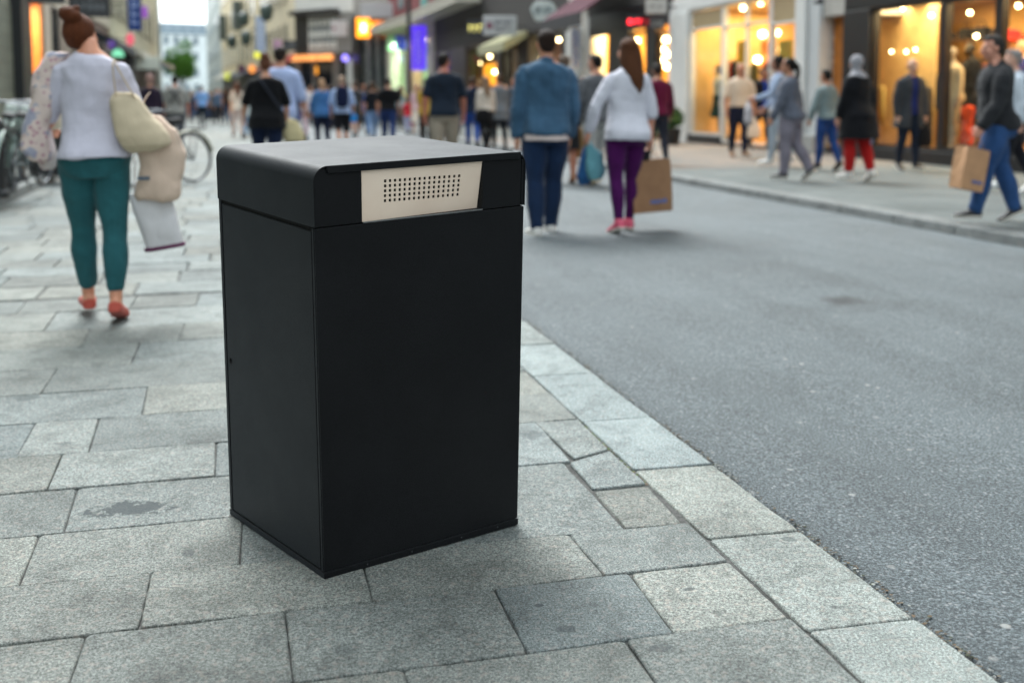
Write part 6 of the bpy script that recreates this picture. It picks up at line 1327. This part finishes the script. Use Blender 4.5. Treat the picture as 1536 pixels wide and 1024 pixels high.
# ---- bicycles
BIKES = []
def bicycle(loc, rz, label, frame='#8f979c', fender=None, lean=6, basket=None):
    o = tag(empty('bicycle', loc, rz), label, 'bicycle', 'bicycles parked along the left'); o.rotation_euler = (R(lean), 0, rz)
    fm = plain(frame, .3, .6); rub = plain('#141416', .7); chrome = plain('#7c8084', .3, 1.0); r_ = .335
    for x in (-.52, .53):
        th = [2 * math.pi * i / 36 for i in range(36)]; wheel = MB().tube([(x + r_ * .93 * math.cos(a), 0, r_ + .005 + r_ * .93 * math.sin(a)) for a in th], .009, 6, (0, 1, 0), closed=True)
        for i in range(20): a = 2 * math.pi * i / 20; wheel.tube([(x, .02 * (-1) ** i, r_), (x + r_ * .92 * math.cos(a), 0, r_ + r_ * .92 * math.sin(a))], .0016, 4, (0, 1, 0))
        wheel.tube([(x, -.045, r_), (x, .045, r_)], .022, 10); wo = wheel.build('wheel', chrome, o, smooth=True)
        MB().tube([(x + r_ * math.cos(a), 0, r_ + .018 + r_ * math.sin(a)) for a in th], .019, 8, (0, 1, 0), closed=True).build('tyre', rub, wo, smooth=True)
        if fender:
            th = [R(20 + 150 * i / 16) if x < 0 else R(15 + 130 * i / 16) for i in range(17)]; MB().tube([(x + (r_ + .045) * math.cos(a), 0, r_ + .018 + (r_ + .045) * math.sin(a)) for a in th], [(.006, .028)] * 17, 8, (0, 1, 0)).build('mudguard', plain(fender, .4), o, smooth=True)
    bb = (-.08, 0, .29); st_ = (-.22, 0, .74); hd = (.33, 0, .80); hb = (.37, 0, .66)
    f = MB(); f.tube([bb, st_, (-.235, 0, .80)], .016, 8, (0, 1, 0)).tube([st_, hd], .015, 8, (0, 1, 0)).tube([bb, hb], .018, 8, (0, 1, 0)).tube([(.315, 0, .87), hb, (.39, 0, .60)], .018, 8, (0, 1, 0))
    for s in (-1, 1): f.tube([(-.52, s * .05, .35), (-.08, s * .03, .29)], .009, 6, (0, 1, 0)).tube([(-.52, s * .05, .35), st_], .008, 6, (0, 1, 0)).tube([(.39, s * .03, .62), (.43, s * .045, .5), (.53, s * .05, .35)], .010, 6, (0, 1, 0))
    f.build('frame', fm, o, smooth=True)
    MB().tube([(-.12, -.25, .98), (.18, -.28, .99), (.30, -.16, 1.0), (.31, 0, .99), (.30, .16, 1.0), (.18, .28, .99), (-.02, .27, .98)], .012, 8).tube([(.315, 0, .86), (.31, 0, .99)], .013, 8, (0, 1, 0)).build('handlebar', chrome, o, smooth=True, sub=0)
    sd = MB(); V, Fc = chain([(-.38, 0, .86), (-.33, 0, .875), (-.22, 0, .87), (-.12, 0, .872)], [(.03, .07), (.035, .085), (.028, .05), (.018, .022)], 12, (0, 1, 0)); sd.raw(V, Fc); sd.tube([(-.235, 0, .78), (-.25, 0, .86)], .013, 8, (0, 1, 0)); sd.build('saddle', rub, o, smooth=True)
    ck = MB().tube([(-.08, -.07, .29), (-.08, .07, .29)], .02, 10); ck.tube([(-.08, -.07, .29), (.03, -.07, .17)], .010, 6, (0, 1, 0)).tube([(-.08, .07, .29), (-.19, .07, .41)], .010, 6, (0, 1, 0)).box(.0, .08, -.15, -.07, .155, .175).box(-.23, -.15, .07, .15, .40, .42)
    th = [2 * math.pi * i / 20 for i in range(20)]; ck.tube([(-.08 + .09 * math.cos(a), -.055, .29 + .09 * math.sin(a)) for a in th], .006, 5, (0, 1, 0), closed=True); ck.build('crank', plain('#2a2c2e', .4, .6), o, smooth=True)
    MB().tube([(-.5, -.06, .75), (-.75, -.06, .74), (-.75, .06, .74), (-.5, .06, .75)], .008, 6).tube([(-.52, -.06, .36), (-.62, -.06, .74)], .006, 6, (0, 1, 0)).tube([(-.52, .06, .36), (-.62, .06, .74)], .006, 6, (0, 1, 0)).build('rack', plain('#1d1f21', .4), o, smooth=True)
    MB().tube([(-.40, -.06, .33), (-.34, -.16, .04)], .009, 6, (0, 1, 0)).build('kickstand', chrome, o)
    if basket: MB().box(.42, .72, -.17, .17, .72, .98).build('basket', plain(basket, .7, bump=.3), o, bevel=.03)
    return o
g = at(245, 277); bicycle(g, SA + R(222), 'bicycle with ivory mudguards standing free behind the cloth tote', '#23282c', '#c9c7ac', 5)
g = at(40, 284, zl); bicycle(g, SA + R(80), 'silver bicycle nearest the kerb end at the left edge', '#9aa8aa', None, 7)
g = at(8, 290, zl); bicycle(g, SA + R(92), 'grey-green bicycle half cut by the left edge of the view', '#7d9088', '#8a9a92', 8, '#c9d2cc')
g = at(48, 250, zl); bicycle(g, SA + R(70), 'dark bicycle behind the silver one on the left', '#24304a', None, 6)
# bollards
for i, (px, py) in enumerate(((15, 283), (34, 272), (2, 297))):
    g = at(px, py, zl); o = tag(empty('bollard', g), ['thick black bollard among the bicycles', 'thin black bollard nearest the bun woman', 'black bollard cut by the left edge of the view'][i], 'bollard', 'bollards at the left kerb')
    MB().lathe([(.075, 0), (.075, .06), (.05, .09), (.047, .72), (.06, .74), (.06, .78), (.04, .82), (.0, .84)], 16).build('post', bk, o, smooth=False, bevel=.006); MB().lathe([(.052, .60), (.052, .66)], 16).build('band', plain('#6d7072', .4), o)
g = at(79, 262, zl); o = tag(empty('planter', g, SA), 'square black street planter behind the bun woman', 'planter'); MB().box(-.26, .26, -.26, .26, 0, .62).build('tub', bk, o, bevel=.02); MB().box(-.28, .28, -.28, .28, .56, .60).build('rim', plain('#202226', .4), o, bevel=.01)
# leafy plants
def leafmat(c1, c2):
    def mk():
        t = NT('leaf'); t.base(t.ramp(t.noise(t.coord(), 5, 3), [(.3, c1), (.7, c2)])); t.b.inputs['Roughness'].default_value = .6; return t.m
    return M_(('leaf', c1, c2), mk)
def leaves(n, c, r, size, seed, clumps=9):
    rr_ = random.Random(seed); V = []; Fc = []
    cl = [(rr_.gauss(0, .30), rr_.gauss(0, .30), rr_.gauss(0, .30), rr_.uniform(.38, .62)) for _ in range(clumps)]
    for _ in range(n):
        k = rr_.choice(cl); d_ = Vector((rr_.gauss(0, 1), rr_.gauss(0, 1), rr_.gauss(0, 1))).normalized() * k[3] * rr_.uniform(.6, 1.05)
        p = Vector(((k[0] + d_.x) * r[0], (k[1] + d_.y) * r[1], (k[2] + d_.z) * r[2])) + Vector(c); a = Vector((rr_.gauss(0, 1), rr_.gauss(0, 1), rr_.gauss(0, .6))).normalized(); b = a.cross(Vector((rr_.gauss(0, 1), rr_.gauss(0, 1), rr_.gauss(0, 1)))).normalized(); s_ = size * rr_.uniform(.6, 1.3); o_ = len(V)
        V += [tuple(p - a * s_), tuple(p + b * s_ * .45), tuple(p + a * s_), tuple(p - b * s_ * .45)]; Fc.append((o_, o_ + 1, o_ + 2, o_ + 3))
    return V, Fc
g = at(1006, 217, ZR); o = tag(empty('potted_shrub', g), 'round dark green shrub in a black pot by the white pillar', 'shrub')
MB().lathe([(.2, 0), (.26, .38), (.29, .40), (.27, .36)], 18).build('pot', bk, o, smooth=False); b = MB(); b.raw(*leaves(2600, (0, 0, .64), (.38, .38, .36), .045, 3, 14)); b.build('foliage', leafmat('#1d3613', '#44702c'), o, fix=False); MB().tube([(0, 0, .3), (.02, 0, .7)], .02, 8, (0, 1, 0)).build('stem', plain('#3a2c20', .8), o)
c = at_depth(272, YH, 122); o = tag(empty('street_tree', (c.x, c.y, 0)), 'bright green round-crowned tree in the middle of the far street', 'tree')
b = MB(); b.tube([(0, 0, 0), (.1, 0, 2), (.05, .1, 3.6)], [.2, .16, .1], 10, (0, 1, 0))
for i in range(6): a = i * 1.05; b.tube([(.05, .05, 2.6 + i * .15), (.8 * math.cos(a), .8 * math.sin(a), 4.0 + .2 * i), (1.2 * math.cos(a), 1.2 * math.sin(a), 5.0)], [.08, .05, .02], 6, (0, 1, 0))
b.build('trunk', plain('#3a3128', .9), o, smooth=True); b = MB(); b.raw(*leaves(5200, (0, 0, 5.2), (1.9, 1.9, 1.8), .17, 8, 22)); b.build('crown', leafmat('#3a6e22', '#7db84a'), o, fix=False)
# street pole in front of the cream shop
c = at_depth(614, YH, 46); o = tag(empty('street_pole', (c.x, c.y, 0)), 'tall dark street pole left of the purple banner', 'lamp post'); MB().lathe([(.16, 0), (.16, .5), (.1, .6), (.085, 7.5)], 14).build('pole', plain('#2a2e30', .4), o, smooth=False); MB().tube([(0, 0, 7.4), (.3, -.4, 7.8), (.8, -1.0, 7.9)], .04, 8).build('arm', plain('#2a2e30', .4), o); MB().box(.55, 1.0, -1.25, -.85, 7.82, 7.92).build('lamp_head', plain('#3a3e40', .4), o, bevel=.02)
# ---- things inside the lit windows
MG = 'figures in the shop windows'
def mannequin(fr, px, py, y, H, label, skin='#c9bfae', head=True, **kw):
    x = fr.x(px, y); p = fr.w(x, y, 0); z = fr.z(px, py, y)
    args = dict(legs=STAND, arms=((0, 6, 8), (0, 6, 8)), vox=.012, barefoot=True, hair=('none', '#000000')); args.update(kw); d_ = math.degrees(fr.root.rotation_euler.z - SA) + 180
    return person(0, 0, H, d_ + kw.pop('turn', 0) if False else d_, gz=z, at_xy=(p.x, p.y), name='mannequin', cat='mannequin', skinmat=plain(skin, .4, var=.05), label=label, group=MG, **args)
mannequin(K, 1428, 224, .5, 1.72, 'mannequin in a pale beige suit jacket and trousers', '#8d8274', bottom=dict(len=1.95, color='#a89880', fit=.012), top=dict(hem=-.05, sleeve=1.9, fit=.016, color='#b5a58a', name='suit_jacket'))
mannequin(K, 1456, 215, 1.2, 1.75, 'mannequin in a black dress deeper in the clothing shop', '#20180f', bottom=dict(skirt=-.3, color='#101012', flare=.2), top=dict(hem=-.02, sleeve=.6, color='#101012'))
mannequin(K, 1533, 224, .7, 1.7, 'mannequin in a blue jacket at the right edge', '#c9a080', bottom=dict(len=1.95, color='#1c2440'), top=dict(hem=-.04, sleeve=1.9, color='#2a4a9a', name='jacket'))
mannequin(K, 1514, 222, 1.1, 1.8, 'mannequin with a big red hat behind the leather jacket man', '#c9a080', bottom=dict(len=1.95, color='#2a2a2c'), top=dict(hem=-.04, sleeve=1.9, color='#4a4640'))
mannequin(K, 1419, 222, .9, 1.66, 'mannequin in a black jacket beside the beige suit', '#2a221a', bottom=dict(len=1.95, color='#141416'), top=dict(hem=-.05, sleeve=1.9, color='#0f1013', name='jacket'))
mannequin(Wb, 1046, 202, .6, 1.66, 'small mannequin in a coral red flared dress', '#e0a890', bottom=dict(skirt=-.25, color='#d83a4a', flare=.35), top=dict(hem=-.02, sleeve=0, color='#e0604a', name='bodice'))
mannequin(Wb, 1078, 202, .5, 1.72, 'mannequin in white top and dark green flared skirt', '#c9b090', hair=('bob', '#15120f'), bottom=dict(skirt=-.27, color='#1f3a30', flare=.22), top=dict(hem=-.0, sleeve=.5, color='#d8cbb0', name='bodice'))
mannequin(Wb, 1117, 208, .45, 1.78, 'mannequin in black deeper inside the fashion shop', '#2a2018', bottom=dict(len=1.95, color='#2a2620'), top=dict(hem=-.03, sleeve=1.9, color='#1a1816'))
# orange garment on a stand, hats and bags on the shelf
x = K.x(1452, .45); p = K.w(x, .45, K.z(1452, 222, .45)); o = tag(empty('garment_stand', p, K.root.rotation_euler.z), 'bright orange coat hanging on a short stand by the beige mannequin', 'garment', MG)
MB().lathe([(.14, 0), (.14, .02), (.015, .03), (.013, .74)], 12).build('stand', plain('#5a5a5c', .3, .8), o); rows = []
for z_, a, d_ in ((.70, .04, .03), (.66, .15, .05), (.5, .13, .06), (.3, .12, .07), (.08, .15, .09), (.05, .14, .08)): th = np.arange(20) * 2 * math.pi / 20; rows.append(np.stack([np.cos(th) * a, np.sin(th) * d_, np.full(20, z_)], 1))
V = np.concatenate(rows); Fc = [(q * 20 + i, q * 20 + (i + 1) % 20, (q + 1) * 20 + (i + 1) % 20, (q + 1) * 20 + i) for q in range(len(rows) - 1) for i in range(20)] + [tuple(range(20)), tuple(range((len(rows) - 1) * 20, len(rows) * 20))]
link('coat', remesh([(V, Fc)], .012, 2, .028, (6, 6, 5)), fabric('#d8481a'), o)
for i, (px, py, w_, nm, lb) in enumerate(((1424, 52, .17, 'hat', 'dark hat leftmost on the shop shelf'), (1446, 50, .16, 'handbag', 'black handbag second on the shop shelf'), (1468, 50, .19, 'handbag', 'black handbag in the middle of the shop shelf'), (1492, 48, .2, 'hat', 'wide dark hat right on the shop shelf'))):
    x = K.x(px, 1.65); p = K.w(x, 1.65, K.z(1470, 58, 1.6) + .002); o = tag(empty(nm, p, K.root.rotation_euler.z), lb, nm, 'wares on the shop shelf')
    if nm == 'hat': MB().lathe([(w_ * 1.2, 0), (w_ * 1.2, .012), (w_ * .6, .02), (w_ * .55, .13), (w_ * .3, .16), (.0, .15)], 18).build('brim_and_crown', fabric('#241a17'), o, smooth=True)
    else: MB().box(-w_, w_, -.07, .07, 0, .2).build('bag_body', fabric('#131214'), o, bevel=.03); MB().tube([(-w_ * .5, 0, .19), (-w_ * .4, 0, .3), (0, 0, .33), (w_ * .4, 0, .3), (w_ * .5, 0, .19)], .012, 8, (0, 1, 0)).build('handle', fabric('#131214'), o, smooth=True)
x = K.x(1515, 1.1); p = K.w(x, 1.1, K.z(1514, 222, 1.1) + 1.74); o = tag(empty('hat', p), 'big red hat on a mannequin head', 'hat', 'wares on the shop shelf'); MB().lathe([(.24, 0), (.25, .02), (.14, .05), (.13, .16), (.06, .2), (0, .19)], 18).build('brim_and_crown', fabric('#b0181c'), o, smooth=True)

# clothes hung in the two big shops
def garment(fr, px, py, y, w_, h_, col, lb):
    x = fr.x(px, y); p = fr.w(x, y, fr.z(px, py, y)); o = tag(empty('hanging_garment', p, fr.root.rotation_euler.z + R(random.uniform(-25, 25))), lb, 'garment', 'clothes hanging in the lit shops'); rows = []
    for z_, a, d_ in ((0, .03, .02), (-.03, w_ * .8, .045), (-.08, w_, .06), (-h_ * .5, w_ * .92, .07), (-h_, w_ * 1.1, .08)): th = np.arange(16) * 2 * math.pi / 16; rows.append(np.stack([np.cos(th) * a, np.sin(th) * d_, np.full(16, z_)], 1))
    V = np.concatenate(rows); Fc = [(q * 16 + i, q * 16 + (i + 1) % 16, (q + 1) * 16 + (i + 1) % 16, (q + 1) * 16 + i) for q in range(4) for i in range(16)] + [tuple(range(16)), tuple(range(64, 80))]
    b = MB(); b.raw(V, Fc); b.build('cloth', fabric(col), o, smooth=True); MB().tube([(0, 0, 0), (0, 0, .05), (.02, 0, .08), (0, 0, .1)], .005, 6, (0, 1, 0)).build('hanger', plain('#6a6a6c', .3, .8), o)
for px, py, y, w_, h_, col, lb in ((1092, 92, .45, .2, .8, '#8a3a2a', 'rust red blouse hanging left in the fashion shop'), (1100, 90, .55, .2, .9, '#2a2a30', 'black dress hanging left in the fashion shop'), (1122, 96, .7, .22, .8, '#c8b48a', 'straw-coloured top hanging in the middle bay'), (1131, 94, .6, .2, .9, '#6a5a2a', 'olive dress hanging in the middle bay'),
    (1148, 90, .8, .22, .8, '#b85a30', 'orange blouse hanging deep in the fashion shop'), (1160, 88, .6, .22, .9, '#35353a', 'charcoal dress behind the right bay glass'), (1171, 92, .7, .2, .7, '#d8d0b8', 'cream blouse behind the right bay glass'), (1184, 88, .5, .22, .8, '#7a7a30', 'moss green blouse behind the right bay glass'), (1190, 96, .45, .2, .7, '#2a3a6a', 'blue blouse at the right end of the fashion shop'),
    (1322, 128, 1.0, .2, .8, '#b09a60', 'mustard top hanging beside the bald man'), (1392, 130, 1.0, .2, .9, '#4a4238', 'taupe dress hanging right of the bald man'), (1440, 100, 1.7, .22, 1.0, '#1a1a1e', 'long black coat behind the beige suit'), (1476, 95, 1.5, .22, 1.0, '#5a2a20', 'maroon coat behind the leather jacket man'), (1486, 110, 1.2, .2, .8, '#c07a2a', 'amber top near the window post'), (1508, 110, 1.9, .24, 1.0, '#3a5a2a', 'green coat at the right edge of the shop'), (1528, 90, 1.6, .22, .9, '#8a6a3a', 'camel coat at the very right edge')):
    garment(Wb if px < 1220 else K, px, py, y, w_, h_, col, lb)
# ------------------------------------------------------------------ light and camera
sc = bpy.context.scene
w = bpy.data.worlds.new("World"); sc.world = w; w.use_nodes = True
nt = w.node_tree; bgd = nt.nodes['Background']
sky = nt.nodes.new('ShaderNodeTexSky'); sky.sky_type = 'NISHITA'; sky.sun_disc = False
SUN_EL, SUN_AZ = R(52), R(-20)                # high, soft, ahead and to the left
sky.sun_elevation = SUN_EL; sky.sun_rotation = SUN_AZ; sky.dust_density = 4.5; sky.air_density = 1.0; sky.ozone_density = 1.0
hs = nt.nodes.new('ShaderNodeHueSaturation'); hs.inputs['Saturation'].default_value = .22
nt.links.new(sky.outputs[0], hs.inputs['Color']); cl = nt.nodes.new('ShaderNodeMix'); cl.data_type = 'RGBA'; cl.inputs['Factor'].default_value = .6     # bright, even cloud over the clear sky
cl.inputs['B'].default_value = (6.7, 7.6, 8.0, 1)
nt.links.new(hs.outputs[0], cl.inputs['A']); nt.links.new(cl.outputs['Result'], bgd.inputs['Color']); bgd.inputs['Strength'].default_value = .14
sl = bpy.data.lights.new('sun', 'SUN'); sl.energy = 1.5; sl.angle = R(28); sl.color = (.97, 1, .985)
so = bpy.data.objects.new('sun', sl); C.objects.link(so)
d = Vector((math.sin(SUN_AZ) * math.cos(SUN_EL), math.cos(SUN_AZ) * math.cos(SUN_EL), math.sin(SUN_EL)))
so.rotation_euler = d.to_track_quat('Z', 'Y').to_euler(); so.location = (0, 0, 30)
cd = bpy.data.cameras.new('camera'); co_ = bpy.data.objects.new('camera', cd); C.objects.link(co_)
co_.location = (0, 0, HC); co_.rotation_euler = (R(90) - PITCH, 0, 0)
cd.sensor_width = 36; cd.lens = F * 36 / 1536; cd.shift_y = -(512 - PPY) / 1536; cd.clip_end = 3000; cd.clip_start = .05
cd.dof.use_dof = True; cd.dof.focus_distance = 2.62; cd.dof.aperture_fstop = 2.1
sc.camera = co_
sc.view_settings.view_transform = 'Standard'; sc.view_settings.look = 'None'; sc.view_settings.gamma = 1; sc.view_settings.exposure = EXPO
sc.cycles.use_denoising = True; sc.cycles.max_bounces = 6; sc.cycles.diffuse_bounces = 3; sc.cycles.glossy_bounces = 3; sc.cycles.transparent_max_bounces = 8
sc.cycles.sample_clamp_indirect = 6; sc.cycles.caustics_reflective = False; sc.cycles.caustics_refractive = False
